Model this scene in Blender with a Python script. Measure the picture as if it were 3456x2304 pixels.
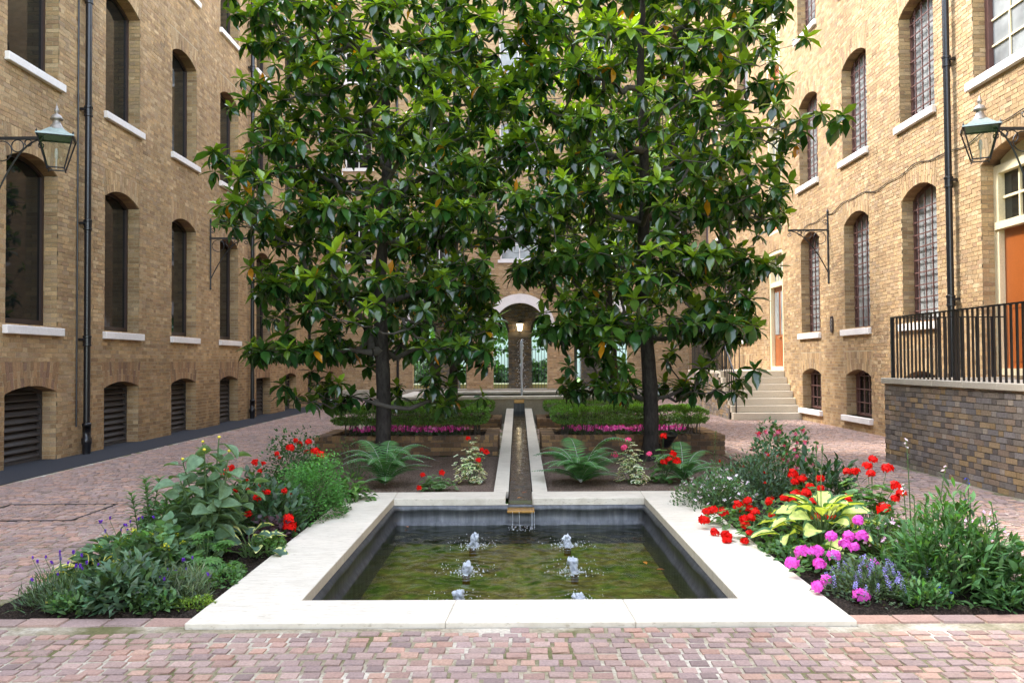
import bpy, bmesh, math, random
import numpy as np
from mathutils import Matrix, Vector
R = math.radians
rng = np.random.default_rng(11)
random.seed(5)
for o in list(bpy.data.objects): bpy.data.objects.remove(o)
SC = bpy.context.scene
COL = SC.collection

# ------------------------------------------------------------------ camera
CAM_H = 1.6
def cam_basis(yaw=20/2802., pitch=68/2802., roll=0.0065):
    f = Vector((-math.sin(yaw)*math.cos(pitch), math.cos(yaw)*math.cos(pitch), math.sin(pitch)))
    r = Vector((math.cos(yaw), math.sin(yaw), 0)); u = r.cross(f)
    c, s = math.cos(roll), math.sin(roll)
    return f, r*c-u*s, u*c+r*s
_f, _r, _u = cam_basis()
cd = bpy.data.cameras.new('camera'); cam = bpy.data.objects.new('camera', cd); COL.objects.link(cam)
cam.matrix_world = Matrix(((_r.x,_u.x,-_f.x,0),(_r.y,_u.y,-_f.y,0),(_r.z,_u.z,-_f.z,CAM_H),(0,0,0,1)))
cd.sensor_width = 36; cd.lens = 36*2802./3456.; cd.clip_end = 2000; cd.clip_start = .05
SC.camera = cam

# ------------------------------------------------------------------ sky, sun, exposure
SUN_DIR = Vector((-0.60, 0.28, 0.77)).normalized()      # towards the sun: high just clearing the left-hand roof
w = bpy.data.worlds.new('World'); SC.world = w; w.use_nodes = True
nt = w.node_tree; nt.nodes.clear()
sky = nt.nodes.new('ShaderNodeTexSky'); sky.sky_type = 'NISHITA'; sky.sun_disc = False
sky.sun_elevation = math.asin(SUN_DIR.z); sky.sun_rotation = math.atan2(SUN_DIR.x, SUN_DIR.y)
sky.air_density = 1.0; sky.dust_density = 1.0; sky.ozone_density = 1.0
hs = nt.nodes.new('ShaderNodeHueSaturation'); hs.inputs['Saturation'].default_value = .5   # thin white cloud over the blue
bg = nt.nodes.new('ShaderNodeBackground'); bg.inputs['Strength'].default_value = .15
wo = nt.nodes.new('ShaderNodeOutputWorld')
nt.links.new(sky.outputs[0], hs.inputs['Color']); nt.links.new(hs.outputs[0], bg.inputs['Color']); nt.links.new(bg.outputs[0], wo.inputs[0])
sl = bpy.data.lights.new('sun', 'SUN'); sl.energy = 0.76; sl.angle = R(10); sl.color = (1.0, .97, .92)
so = bpy.data.objects.new('sun', sl); COL.objects.link(so)
so.rotation_euler = SUN_DIR.to_track_quat('Z', 'Y').to_euler(); so.location = (0, 10, 40)
vs = SC.view_settings; SC.display_settings.display_device = 'sRGB'
vs.view_transform = 'Standard'; vs.look = 'None'; vs.gamma = 1; vs.use_curve_mapping = False
vs.exposure = 3.2
SC.cycles.max_bounces = 8; SC.cycles.transparent_max_bounces = 12; SC.cycles.caustics_reflective = False; SC.cycles.caustics_refractive = False
SC.cycles.use_denoising = True

# ------------------------------------------------------------------ helpers: materials
def srgb(r, g, b):
    return tuple((c/255/12.92 if c/255 <= .04045 else ((c/255+.055)/1.055)**2.4) for c in (r, g, b))
MATS = {}
class NB:
    def __init__(s, name):
        s.m = bpy.data.materials.new(name); s.m.use_nodes = True; s.t = s.m.node_tree; s.t.nodes.clear()
        s.out = s.n('OutputMaterial'); s.pos = s.n('NewGeometry').outputs['Position']
    def n(s, k, **kw):
        x = s.t.nodes.new('ShaderNode'+k)
        for a, b in kw.items(): setattr(x, a, b)
        return x
    def l(s, a, b): s.t.links.new(a, b)
    def val(s, sock, v):
        if hasattr(v, 'is_linked') or hasattr(v, 'links'): s.l(v, sock)
        else: sock.default_value = v
    def noise(s, scale, detail=4, rough=.55, vec=None, stretch=None, dist=0):
        t = s.n('TexNoise'); t.inputs['Scale'].default_value = scale; t.inputs['Detail'].default_value = detail
        t.inputs['Roughness'].default_value = rough; t.inputs['Distortion'].default_value = dist
        v = vec or s.pos
        if stretch:
            mp = s.n('Mapping'); mp.inputs['Scale'].default_value = stretch; s.l(v, mp.inputs['Vector']); v = mp.outputs[0]
        s.l(v, t.inputs['Vector']); return t.outputs['Fac']
    def mapr(s, v, a, b, c, d):
        t = s.n('MapRange'); s.l(v, t.inputs['Value'])
        for i, x in zip(('From Min','From Max','To Min','To Max'), (a,b,c,d)): t.inputs[i].default_value = x
        return t.outputs[0]
    def mul(s, c, f):
        t = s.n('VectorMath', operation='SCALE'); s.val(t.inputs[0], c); s.val(t.inputs['Scale'], f); return t.outputs[0]
    def mulv(s, c, v):
        t = s.n('VectorMath', operation='MULTIPLY'); s.val(t.inputs[0], c); t.inputs[1].default_value = v; return t.outputs[0]
    def mix(s, f, a, b):
        t = s.n('Mix', data_type='RGBA'); s.val(t.inputs[0], f)
        for i, x in ((6, a), (7, b)):
            if isinstance(x, tuple): t.inputs[i].default_value = (*x[:3], 1)
            else: s.l(x, t.inputs[i])
        return t.outputs[2]
    def ramp(s, v, stops):
        t = s.n('ValToRGB'); s.l(v, t.inputs[0]); e = t.color_ramp.elements
        while len(e) < len(stops): e.new(.5)
        for x, (p, c) in zip(e, stops): x.position = p; x.color = (*c, 1)
        return t.outputs[0]
    def attr(s): t = s.n('Attribute', attribute_name='Col'); return t.outputs['Color']
    def bump(s, h, st, dist=.01):
        t = s.n('Bump'); t.inputs['Strength'].default_value = st; t.inputs['Distance'].default_value = dist; s.l(h, t.inputs['Height']); return t.outputs[0]
    def prin(s, col, rough=.6, metal=0, spec=.5, normal=None, **kw):
        p = s.n('BsdfPrincipled')
        if isinstance(col, tuple): p.inputs['Base Color'].default_value = (*col[:3], 1)
        else: s.l(col, p.inputs['Base Color'])
        s.val(p.inputs['Roughness'], rough); p.inputs['Metallic'].default_value = metal; p.inputs['Specular IOR Level'].default_value = spec
        if normal is not None: s.l(normal, p.inputs['Normal'])
        return p.outputs[0]
    def done(s, sh): s.l(sh, s.out.inputs['Surface']); MATS[s.m.name] = s.m; return s.m

def col_mat(name, rough=.8, fine=55, famt=.3, big=.5, bamt=.2, bump=.3, bdist=.006, spec=.3, metal=0, base=None):
    b = NB(name); c = base or b.attr(); nf = b.noise(fine, 5, .65); nb = b.noise(big, 4, .6)
    c = b.mul(c, b.mapr(nf, .3, .7, 1-famt, 1+famt)); c = b.mul(c, b.mapr(nb, .3, .7, 1-bamt, 1+bamt))
    return b.done(b.prin(c, rough, metal, spec, b.bump(nf, bump, bdist)))
def brick_mat():
    b = NB('stock_brick'); c = b.attr(); nf = b.noise(40, 5, .65); nb = b.noise(.45, 4, .6); st = b.noise(1.5, 5, .65, stretch=(1, 1, .13)); so = b.noise(.9, 6, .7)
    c = b.mul(c, b.mapr(nf, .3, .7, .76, 1.24)); c = b.mul(c, b.mapr(nb, .3, .7, .82, 1.16)); c = b.mul(c, b.mapr(st, .35, .7, 1.07, .84))
    c = b.mix(b.mapr(so, .56, .74, 0, .42), c, srgb(92, 82, 70))                      # sooty patches in old brickwork
    return b.done(b.prin(c, .85, 0, .3, b.bump(nf, .5, .006)))
M_BRICK = brick_mat()
M_MORTAR = col_mat('lime_mortar', .95, 90, .2, .6, .15, .4, .004, base=srgb(172, 156, 128))
M_MORTAR2 = col_mat('sooty_mortar', .95, 90, .25, .6, .2, .4, .004, base=srgb(95, 86, 74))
M_SETT = col_mat('porphyry_sett', .7, 70, .24, .8, .12, .35, .004, .4)
M_STONE = None
def stone_mat(name, base, dark, streak=1.0):
    b = NB(name); a = b.noise(6, 6, .7, stretch=(1, 6, 1)); p = b.noise(55, 3, .6, stretch=(.35, 1.4, 1)); g = b.noise(1.2, 4, .6)
    pits = b.mapr(p, .32, .40, .6, 0)
    c = b.mix(b.mapr(a, .4, .75, 0, .5*streak), base, dark); c = b.mul(c, b.mapr(g, .3, .7, .9, 1.06)); c = b.mix(pits, c, dark)
    return b.done(b.prin(c, .75, 0, .3, b.bump(p, .25, .004)))
M_STONE = stone_mat('travertine', srgb(218, 210, 194), srgb(164, 152, 130))
M_SILL = col_mat('white_painted_sill', .6, 30, .08, 1.5, .08, .2, .003, base=srgb(226, 218, 212))
M_STEP = col_mat('york_stone', .8, 40, .1, 1.2, .1, .2, .003, base=srgb(196, 184, 164))
M_GREYSTONE = col_mat('weathered_stone', .85, 25, .16, .9, .25, .3, .005, base=srgb(168, 158, 140))
def simple(name, c, rough=.5, metal=0, spec=.5, fine=40, famt=.12, bump=.1):
    return col_mat(name, rough, fine, famt, 1.0, .08, bump, .003, spec, metal, base=c)
M_BLACK = simple('black_gloss_paint', (.009, .009, .011), .3)
M_IRON = simple('black_iron', (.014, .014, .016), .42)
M_ASPHALT = simple('black_asphalt', (.017, .019, .026), .8, famt=.3, bump=.4)
M_BRONZE = simple('bronze_frame', (.045, .026, .021), .45)
M_BROWN = simple('brown_grille_paint', (.12, .055, .045), .5)
M_CREAM = simple('cream_paint', srgb(224, 208, 170), .5)
M_ORANGE = simple('varnished_door', srgb(150, 80, 34), .3)
M_TERRA = simple('terracotta_panel', srgb(196, 110, 72), .6)
M_SLAT = simple('louvre_slat', (.05, .042, .038), .55)
M_DARK = simple('dark_interior', (.012, .011, .010), .9)
M_COPPER = simple('verdigris_copper', srgb(150, 163, 156), .45, .3, fine=18, famt=.2)
M_GREYMETAL = simple('grey_metal', srgb(150, 142, 134), .4, .5)
M_SPOUT = simple('wet_bronze_lip', srgb(150, 112, 52), .25, .3, fine=25, famt=.35)
M_CORE = simple('plain_brick_core', srgb(120, 96, 66), .95)  # even brick colour for solid wall masses
def glass_dark():
    b = NB('dark_window_glass'); n = b.noise(1.6, 2, .5)
    return b.done(b.prin((.008, .010, .010), .03, 0, .5, b.bump(n, .03, .05)))
M_GLASS = glass_dark()
def glass_pale():
    b = NB('pale_blind_glass'); n = b.noise(2.2, 3, .5)
    c = b.ramp(n, [(.3, srgb(112, 114, 114)), (.6, srgb(150, 152, 150))])
    return b.done(b.prin(c, .12, 0, .5))
M_PALE = glass_pale()
def clear_glass():
    b = NB('clear_glass'); fr = b.n('Fresnel'); fr.inputs[0].default_value = 1.5
    t = b.n('BsdfTransparent'); t.inputs[0].default_value = (.93, .94, .93, 1); g = b.n('BsdfGlossy'); g.inputs['Roughness'].default_value = .03
    m = b.n('MixShader'); b.l(fr.outputs[0], m.inputs[0]); b.l(t.outputs[0], m.inputs[1]); b.l(g.outputs[0], m.inputs[2])
    return b.done(m.outputs[0])
M_CLEAR = clear_glass()
def water_mat(name, tint, rough=.02, bs=.0, scale=9):
    b = NB(name); n = b.noise(scale, 4, .6, stretch=(.7, 1.2, 1)); nm = b.bump(n, bs, .03)
    fr = b.n('Fresnel'); fr.inputs[0].default_value = 1.36; b.l(nm, fr.inputs['Normal'])
    t = b.n('BsdfTransparent'); t.inputs[0].default_value = (*tint, 1); g = b.n('BsdfGlossy'); g.inputs['Roughness'].default_value = rough; b.l(nm, g.inputs['Normal'])
    m = b.n('MixShader'); b.l(fr.outputs[0], m.inputs[0]); b.l(t.outputs[0], m.inputs[1]); b.l(g.outputs[0], m.inputs[2])
    return b.done(m.outputs[0])
M_WATER = water_mat('pool_water', (.80, .86, .68), .02, .22)
M_RILLW = water_mat('rill_water', (.6, .58, .45), .02, .18, 7)
def froth():
    b = NB('white_water'); n = b.noise(60, 4, .7); p = b.prin((.78, .82, .88), .12, 0, .6, b.bump(n, .8, .01))
    t = b.n('BsdfTranslucent'); t.inputs[0].default_value = (.85, .9, .95, 1); m = b.n('MixShader'); m.inputs[0].default_value = .35
    b.l(p, m.inputs[1]); b.l(t.outputs[0], m.inputs[2]); return b.done(m.outputs[0])
M_FROTH = froth()
def pool_floor():
    b = NB('algae_pool_floor'); v = b.n('TexVoronoi'); v.inputs['Scale'].default_value = 7.5; b.l(b.pos, v.inputs['Vector'])
    wv = b.noise(2.2, 5, .6, dist=1.0); f = b.noise(18, 5, .7, dist=1.5)
    c = b.ramp(wv, [(.32, srgb(66, 94, 30)), (.45, srgb(118, 126, 56)), (.56, srgb(138, 124, 70)), (.7, srgb(82, 76, 46))])
    c = b.mul(c, b.mapr(v.outputs['Distance'], .0, .8, 1.25, .55)); c = b.mul(c, b.mapr(f, .3, .7, .45, 1.5))
    return b.done(b.prin(c, .9, 0, .2))
M_FLOOR = pool_floor()
def lead_mat():
    b = NB('lead_lining'); a = b.noise(14, 5, .65, stretch=(1, 1, .12)); g = b.noise(3, 4, .6)
    c = b.ramp(a, [(.3, (.035, .038, .043)), (.52, (.075, .08, .088)), (.72, (.13, .135, .14)), (.82, (.34, .34, .34))]); c = b.mul(c, b.mapr(g, .3, .7, .75, 1.15))
    return b.done(b.prin(c, .42, .25, .5, b.bump(g, .35, .03)))
M_LEAD = lead_mat()
def leaf_mat(name, rough=.32, spec=.5, trans=.3, tint=(1.5, 1.45, .35), fine=25, vein=0):
    b = NB(name); c = b.attr(); n = b.noise(fine, 3, .5); c = b.mul(c, b.mapr(n, .3, .7, .82, 1.18))
    p = b.prin(c, rough, 0, spec, b.bump(n, .15, .01)); t = b.n('BsdfTranslucent'); b.l(b.mulv(c, tint), t.inputs[0])
    m = b.n('MixShader'); m.inputs[0].default_value = trans; b.l(p, m.inputs[1]); b.l(t.outputs[0], m.inputs[2]); return b.done(m.outputs[0])
M_MAGN = leaf_mat('magnolia_leaf', .15, .8, .32, (1.75, 1.6, .25), 12)
M_LEAF = leaf_mat('soft_leaf', .5, .35, .3)
M_FERN = leaf_mat('fern_leaf', .6, .25, .3, (1.2, 1.3, .5))
M_PETAL = leaf_mat('petal', .6, .2, .3, (1.1, 1.0, 1.0), 60)
def bark():
    b = NB('dark_bark'); n = b.noise(22, 6, .7, stretch=(1, 1, .35)); g = b.noise(2.5, 3)
    c = b.ramp(n, [(.3, (.012, .010, .009)), (.7, (.055, .048, .042))]); c = b.mul(c, b.mapr(g, .3, .7, .7, 1.4))
    return b.done(b.prin(c, .85, 0, .25, b.bump(n, .7, .02)))
M_BARK = bark()
M_TWIG = simple('grey_brown_twig', (.075, .066, .055), .8, fine=30, famt=.3, bump=.3)
M_STEM = simple('green_stem', (.07, .12, .035), .6)
def soil_mat(name, a, c2, rocks):
    b = NB(name); n = b.noise(45, 6, .75); v = b.n('TexVoronoi'); v.inputs['Scale'].default_value = rocks; b.l(b.pos, v.inputs['Vector'])
    c = b.ramp(n, [(.3, a), (.7, c2)]); c = b.mul(c, b.mapr(v.outputs['Distance'], 0, .7, 1.5, .5))
    return b.done(b.prin(c, .95, 0, .15, b.bump(v.outputs['Distance'], .8, .02)))
M_SOIL = soil_mat('dark_soil', (.012, .009, .007), (.055, .040, .030), 55)
M_GRAVEL = soil_mat('brown_mulch', (.11, .08, .062), (.34, .25, .195), 70)
def joint_mat():
    b = NB('sandy_mossy_joint'); n = b.noise(1.7, 5, .65); f = b.noise(40, 4, .7)
    c = b.ramp(n, [(.36, srgb(190, 182, 166)), (.5, srgb(150, 140, 118)), (.62, srgb(104, 102, 68))]); c = b.mul(c, b.mapr(f, .3, .7, .7, 1.25))
    return b.done(b.prin(c, .95, 0, .2, b.bump(f, .6, .008)))
M_JOINT = joint_mat()
M_GRASS = simple('lawn', (.13, .26, .04), .8, fine=8, famt=.3, bump=.3)

# ------------------------------------------------------------------ helpers: geometry
class Geo:
    def __init__(s): s.v = []; s.f = []; s.c = []; s.k = 0
    def add(s, V, F, C=(.5, .5, .5)):
        V = np.asarray(V, float).reshape(-1, 3); F = np.asarray(F, int)
        if len(F) == 0: return s
        if F.shape[1] == 3: F = np.concatenate([F, -np.ones((len(F), 1), int)], 1)
        C = np.broadcast_to(np.asarray(C, float), (len(F), 3))
        s.v.append(V); s.f.append(np.where(F >= 0, F+s.k, -1)); s.c.append(C); s.k += len(V); return s
    def box(s, lo, hi, C=(.5, .5, .5)):
        x0, y0, z0 = lo; x1, y1, z1 = hi
        V = [(x0,y0,z0),(x1,y0,z0),(x1,y1,z0),(x0,y1,z0),(x0,y0,z1),(x1,y0,z1),(x1,y1,z1),(x0,y1,z1)]
        return s.add(V, [(3,2,1,0),(4,5,6,7),(0,1,5,4),(1,2,6,5),(2,3,7,6),(3,0,4,7)], C)
    def tube(s, P, r, n=6, C=(.5, .5, .5), cap=True):
        P = np.asarray(P, float); m = len(P); r = np.broadcast_to(np.asarray(r, float), (m,))
        T = np.gradient(P, axis=0); T /= np.linalg.norm(T, axis=1, keepdims=True)+1e-9
        ref = np.array([0, 0, 1.]) if abs(T[:, 2]).mean() < .8 else np.array([1., 0, 0])
        A = np.cross(T, ref); A /= np.linalg.norm(A, axis=1, keepdims=True)+1e-9; B = np.cross(T, A)
        a = np.arange(n)*2*math.pi/n
        V = P[:, None]+r[:, None, None]*(A[:, None]*np.cos(a)[None, :, None]+B[:, None]*np.sin(a)[None, :, None])
        i = np.arange(m-1)[:, None]*n; j = np.arange(n)[None]; k = (j+1) % n
        F = np.stack([i+j, i+k, i+n+k, i+n+j], -1).reshape(-1, 4)
        s.add(V, F, C)
        if cap and n >= 3:
            for e, q in ((0, 0), (m-1, 0)):
                c = len(P)
                s.add(np.vstack([V[e], P[e]]), [(x, (x+1) % n, n) for x in range(n)], C)
        return s
    def lathe(s, prof, n=16, center=(0, 0, 0), C=(.5, .5, .5)):
        prof = np.asarray(prof, float); a = np.arange(n)*2*math.pi/n
        V = np.stack([prof[:, 0:1]*np.cos(a), prof[:, 0:1]*np.sin(a), np.repeat(prof[:, 1:2], n, 1)], -1)+np.asarray(center)
        m = len(prof); i = np.arange(m-1)[:, None]*n; j = np.arange(n)[None]; k = (j+1) % n
        return s.add(V, np.stack([i+j, i+k, i+n+k, i+n+j], -1).reshape(-1, 4), C)
    def mesh(s, name, mat, smooth=False):
        me = bpy.data.meshes.new(name)
        if s.v:
            V = np.concatenate(s.v); F = np.concatenate(s.f); C = np.concatenate(s.c)
            tri = F[:, 3] < 0; tot = np.where(tri, 3, 4); start = np.concatenate([[0], np.cumsum(tot)[:-1]])
            flat = F.ravel(); flat = flat[flat >= 0]
            me.vertices.add(len(V)); me.vertices.foreach_set('co', V.astype(np.float32).ravel())
            me.loops.add(len(flat)); me.loops.foreach_set('vertex_index', flat.astype(np.int32))
            me.polygons.add(len(F)); me.polygons.foreach_set('loop_start', start.astype(np.int32))
            me.update(calc_edges=True)
            at = me.attributes.new('Col', 'FLOAT_COLOR', 'FACE')
            at.data.foreach_set('color', np.concatenate([C, np.ones((len(C), 1))], 1).astype(np.float32).ravel())
            me.polygons.foreach_set('use_smooth', np.full(len(F), smooth))
        if mat: me.materials.append(mat)
        return me
def link(name, data, label=None, cat=None, group=None, kind=None):
    o = bpy.data.objects.new(name, data); COL.objects.link(o)
    if label: o['label'] = label
    if cat: o['category'] = cat
    if group: o['group'] = group
    if kind: o['kind'] = kind
    return o
def thing(name, label, cat, loc=(0, 0, 0), group=None):
    o = link(name, None, label, cat, group); o.location = loc; o.empty_display_size = .1; return o
def part(name, geo, mat, parent=None, smooth=False, **kw):
    me = geo if isinstance(geo, bpy.types.Mesh) else geo.mesh(name, mat, smooth)
    if parent is None: return link(name, me, **kw)
    # every parent is an Empty or a mesh with world-space vertices: undo the parent's own shift
    o = bpy.data.objects.new(name, me); COL.objects.link(o); o.parent = parent
    o.matrix_parent_inverse = Matrix.Translation(-world_loc(parent))
    for k, v in kw.items():
        if v: o[k if k != 'cat' else 'category'] = v
    return o
def world_loc(o):
    # sum of shifts up the chain (no rotation is ever put on a parent)
    if o.parent is None: return Vector(o.location)
    return Vector(o.location)
def inst(name, me, M, parent):
    o = bpy.data.objects.new(name, me); COL.objects.link(o); o.parent = parent
    o.matrix_parent_inverse = Matrix.Translation(-world_loc(parent)); o.matrix_basis = M; return o
def boxpart(name, lo, hi, mat, parent=None, bev=0, **kw):
    g = Geo()
    if bev: bevbox(g, lo, hi, bev)
    else: g.box(lo, hi)
    return part(name, g, mat, parent, **kw)
def bevbox(g, lo, hi, b, C=(.5, .5, .5)):
    bm = bmesh.new(); bmesh.ops.create_cube(bm, size=1)
    for v in bm.verts: v.co = Vector([lo[i]+(v.co[i]+.5)*(hi[i]-lo[i]) for i in range(3)])
    bmesh.ops.bevel(bm, geom=list(bm.edges), offset=b, segments=1, affect='EDGES')
    bm.verts.ensure_lookup_table(); V = [v.co[:] for v in bm.verts]
    for fsz in (3, 4):
        F = [[v.index for v in f.verts] for f in bm.faces if len(f.verts) == fsz]
        if F: g.add(V, F, C)
    bm.free()
def norm(a): return a/(np.linalg.norm(a, axis=-1, keepdims=True)+1e-9)
def rand_unit(n):
    v = rng.normal(size=(n, 3)); return norm(v)

LANCE = (np.array([0, .3, .62, 1.]), np.array([.10, .86, 1., .04]))
OVATE = (np.array([0, .14, .4, .72, 1.]), np.array([.08, .75, 1., .62, .03]))
SMALL = (np.array([0, .5, 1.]), np.array([.15, 1., .05]))
GRASS = (np.array([0, .5, 1.]), np.array([.8, 1., .1]))
def leaf_batch(g, P, D, N, L, W, bend=.1, fold=.2, col=(.1, .2, .05), prof=LANCE, edge=None):
    """Many folded, curved leaves: P base, D direction, N upper side, L length, W half-width."""
    P = np.asarray(P, float); n = len(P)
    if n == 0: return
    D = norm(np.broadcast_to(D, (n, 3))); N = np.broadcast_to(N, (n, 3)); S = norm(np.cross(D, N)); N = np.cross(S, D)
    L = np.broadcast_to(L, (n,))[:, None, None, None]; W = np.broadcast_to(W, (n,))[:, None, None, None]
    bend = np.broadcast_to(bend, (n,))[:, None, None, None]; fold = np.broadcast_to(fold, (n,))[:, None, None, None]
    t, wd = prof; m = len(t); s = np.array([-1, 0, 1.]); tt = t[None, :, None, None]; ww = wd[None, :, None, None]; ss = s[None, None, :, None]
    V = P[:, None, None]+D[:, None, None]*L*(tt-.25*bend*tt**2*np.ones_like(ss))+S[:, None, None]*W*ss*ww+N[:, None, None]*(fold*np.abs(ss)*W*ww-bend*L*tt**2)
    k = m*3; i = (np.arange(m-1)[:, None]*3+np.arange(2)[None]).ravel()
    F1 = np.stack([i, i+1, i+4, i+3], -1); F = (F1[None]+np.arange(n)[:, None, None]*k).reshape(-1, 4)
    C = np.repeat(np.broadcast_to(col, (n, 3)), len(F1), 0)
    g.add(V.reshape(-1, 3), F, C)
def disc_batch(g, P, N, Rr, cin, cout, cup=.25, n=9, notch=True):
    """Round scalloped leaves with an inner zone and a rim."""
    P = np.asarray(P, float); m = len(P); N = norm(np.broadcast_to(N, (m, 3))); ref = rand_unit(m); A = norm(np.cross(N, ref)); B = np.cross(N, A)
    Rr = np.broadcast_to(Rr, (m,)); a = np.arange(n)*2*math.pi/n
    V = [P[:, None]]
    for rr, h in ((.66, .35), (1., 1.)):
        rad = Rr[:, None]*rr*(1+.10*rng.normal(size=(m, n)))
        if notch: rad[:, 0] *= .55
        V.append(P[:, None]+A[:, None]*(np.cos(a)*rad)[..., None]+B[:, None]*(np.sin(a)*rad)[..., None]+N[:, None]*(Rr[:, None]*cup*h*(1+.4*rng.normal(size=(m, n))))[..., None])
    V = np.concatenate(V, 1); k = 1+2*n; j = np.arange(n); q = (j+1) % n
    F3 = np.stack([np.zeros(n, int), 1+j, 1+q, -np.ones(n, int)], -1); F4 = np.stack([1+j, 1+n+j, 1+n+q, 1+q], -1)
    F = np.concatenate([F3, F4]); FF = F[None]+np.where(F >= 0, 1, 0)[None]*(np.arange(m)*k)[:, None, None]
    C = np.concatenate([np.broadcast_to(np.broadcast_to(cin, (m, 3))[:, None], (m, n, 3)), np.broadcast_to(np.broadcast_to(cout, (m, 3))[:, None], (m, n, 3))], 1)
    g.add(V.reshape(-1, 3), FF.reshape(-1, 4), C.reshape(-1, 3))
def vary(c, n, a=.2, h=.08):
    c = np.asarray(c, float); return np.clip(c*(1+a*rng.normal(size=(n, 1)))*(1+h*rng.normal(size=(n, 3))), .002, 1)

# ------------------------------------------------------------------ brick walls
BW, BH, JT = .215, .065, .010
PAL_WARM = [srgb(*c) for c in ((182,148,98),(170,136,88),(190,156,108),(162,127,84),(176,144,102),(152,118,80),(186,146,92),(162,134,104),(148,114,84),(194,164,120))]
PAL_WARM = [tuple(np.array(c)*.48+np.mean(PAL_WARM, 0)*.40+np.mean(c)*.12) for c in PAL_WARM]
PAL_ARCH = [srgb(*c) for c in ((146,114,82),(154,120,86),(134,106,80),(160,130,96),(132,102,80))]
PAL_SOOT = [srgb(*c) for c in ((122,104,82),(108,100,92),(136,113,80),(92,88,86),(150,122,80),(116,112,112),(130,110,92),(78,74,74),(128,120,112),(142,130,116))]
PAL_SOOT = [tuple(np.array(c)*.92+np.mean(PAL_SOOT, 0)*.5) for c in PAL_SOOT]
PAL_BED = [srgb(*c) for c in ((124,98,70),(106,84,62),(138,110,76),(94,78,64),(116,92,72))]
def pick(pal, n): return np.asarray(pal)[rng.integers(0, len(pal), n)]*(1+.10*rng.normal(size=(n, 1)))
def bricks(g, T, U0, U1, Z0, Z1, C, depth=.03, proud=.0015, jit=.0015):
    """Brick faces as shallow boxes standing proud of the mortar; T maps (u, z, n) to the world."""
    U0, U1, Z0, Z1 = map(np.asarray, (U0, U1, Z0, Z1)); n = len(U0)
    if n == 0: return
    fr = proud*rng.normal(size=n); b = -depth*np.ones(n); J = lambda: jit*rng.normal(size=n)
    Vs = [T(u+J(), z+J(), q) for q in (b, fr) for u, z in ((U0, Z0), (U1, Z0), (U1, Z1), (U0, Z1))]
    V = np.stack(Vs, 1); F = np.array([(4,5,6,7),(0,1,5,4),(1,2,6,5),(2,3,7,6),(3,0,4,7)])
    g.add(V.reshape(-1, 3), (F[None]+np.arange(n)[:, None, None]*8).reshape(-1, 4), np.repeat(C, 5, 0))
def arc_z(op, u):
    if op.get('round'): return op['zs']+np.sqrt(np.maximum(op['r']**2-(u-op['c'])**2, 0))
    w = (op['u1']-op['u0'])/2; h = op['zc']-op['zs']
    if h <= 1e-4: return np.full_like(np.asarray(u, float), op['zs'])
    rr = (w*w+h*h)/(2*h); c = (op['u0']+op['u1'])/2
    return op['zc']-rr+np.sqrt(rr*rr-(np.asarray(u)-c)**2)
def outline(op, n=10, inset=0):
    a, b = op['u0']+inset, op['u1']-inset; us = np.linspace(b, a, n+1)
    zs = arc_z(op, np.clip(us, op['u0']+1e-6, op['u1']-1e-6))-inset
    return [(a, op['z0']+inset), (b, op['z0']+inset)]+[(u, z) for u, z in zip(us, zs)]
def field(u0, u1, z0, z1, ops, z_base=0.0):
    """Lay the courses: returns the rectangles of every brick, cut round the openings (Flemish bond)."""
    out = []; row = 0; z = z_base; per = BW+.1025+2*JT
    while z < z1-.02:
        za, zb = max(z, z0), min(z+BH, z1)
        if zb-za > .02:
            zm = (za+zb)/2; blk = []
            for o in ops:
                if o.get('round'):
                    if o['z0'] < zm < o['zs']: blk.append((o['u0'], o['u1']))
                    elif o['zs'] <= zm < o['zs']+o['ro']:
                        h = math.sqrt(max(o['ro']**2-(zm-o['zs'])**2, 0)); blk.append((o['c']-h, o['c']+h))
                elif o['z0']-.0 < zm < o['zs']: blk.append((o['u0'], o['u1']))
                elif o['zs'] <= zm < o['zt']:
                    f = o.get('fl', .1)*(zm-o['zs'])/(o['zt']-o['zs']); blk.append((o['u0']-f, o['u1']+f))
            blk.sort(); a = u0; seg = []
            for p, q in blk:
                if p > a: seg.append((a, p))
                a = max(a, q)
            if a < u1: seg.append((a, u1))
            off = (row % 2)*(per/2)+.02*math.sin(row*7.1)
            for p, q in seg:
                k = math.floor((p-off)/per)
                while True:
                    s = off+k*per
                    if s > q: break
                    for x0, x1 in ((s, s+BW), (s+BW+JT, s+BW+JT+.1025)):
                        a0, a1 = max(x0, p+(JT/2 if p > u0 else 0)), min(x1, q-(JT/2 if q < u1 else 0))
                        if a1-a0 > .028: out.append((a0, a1, za, zb, (x1-x0)-(a1-a0) < .002))
                    k += 1
        z += BH+JT; row += 1
    return out
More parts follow.
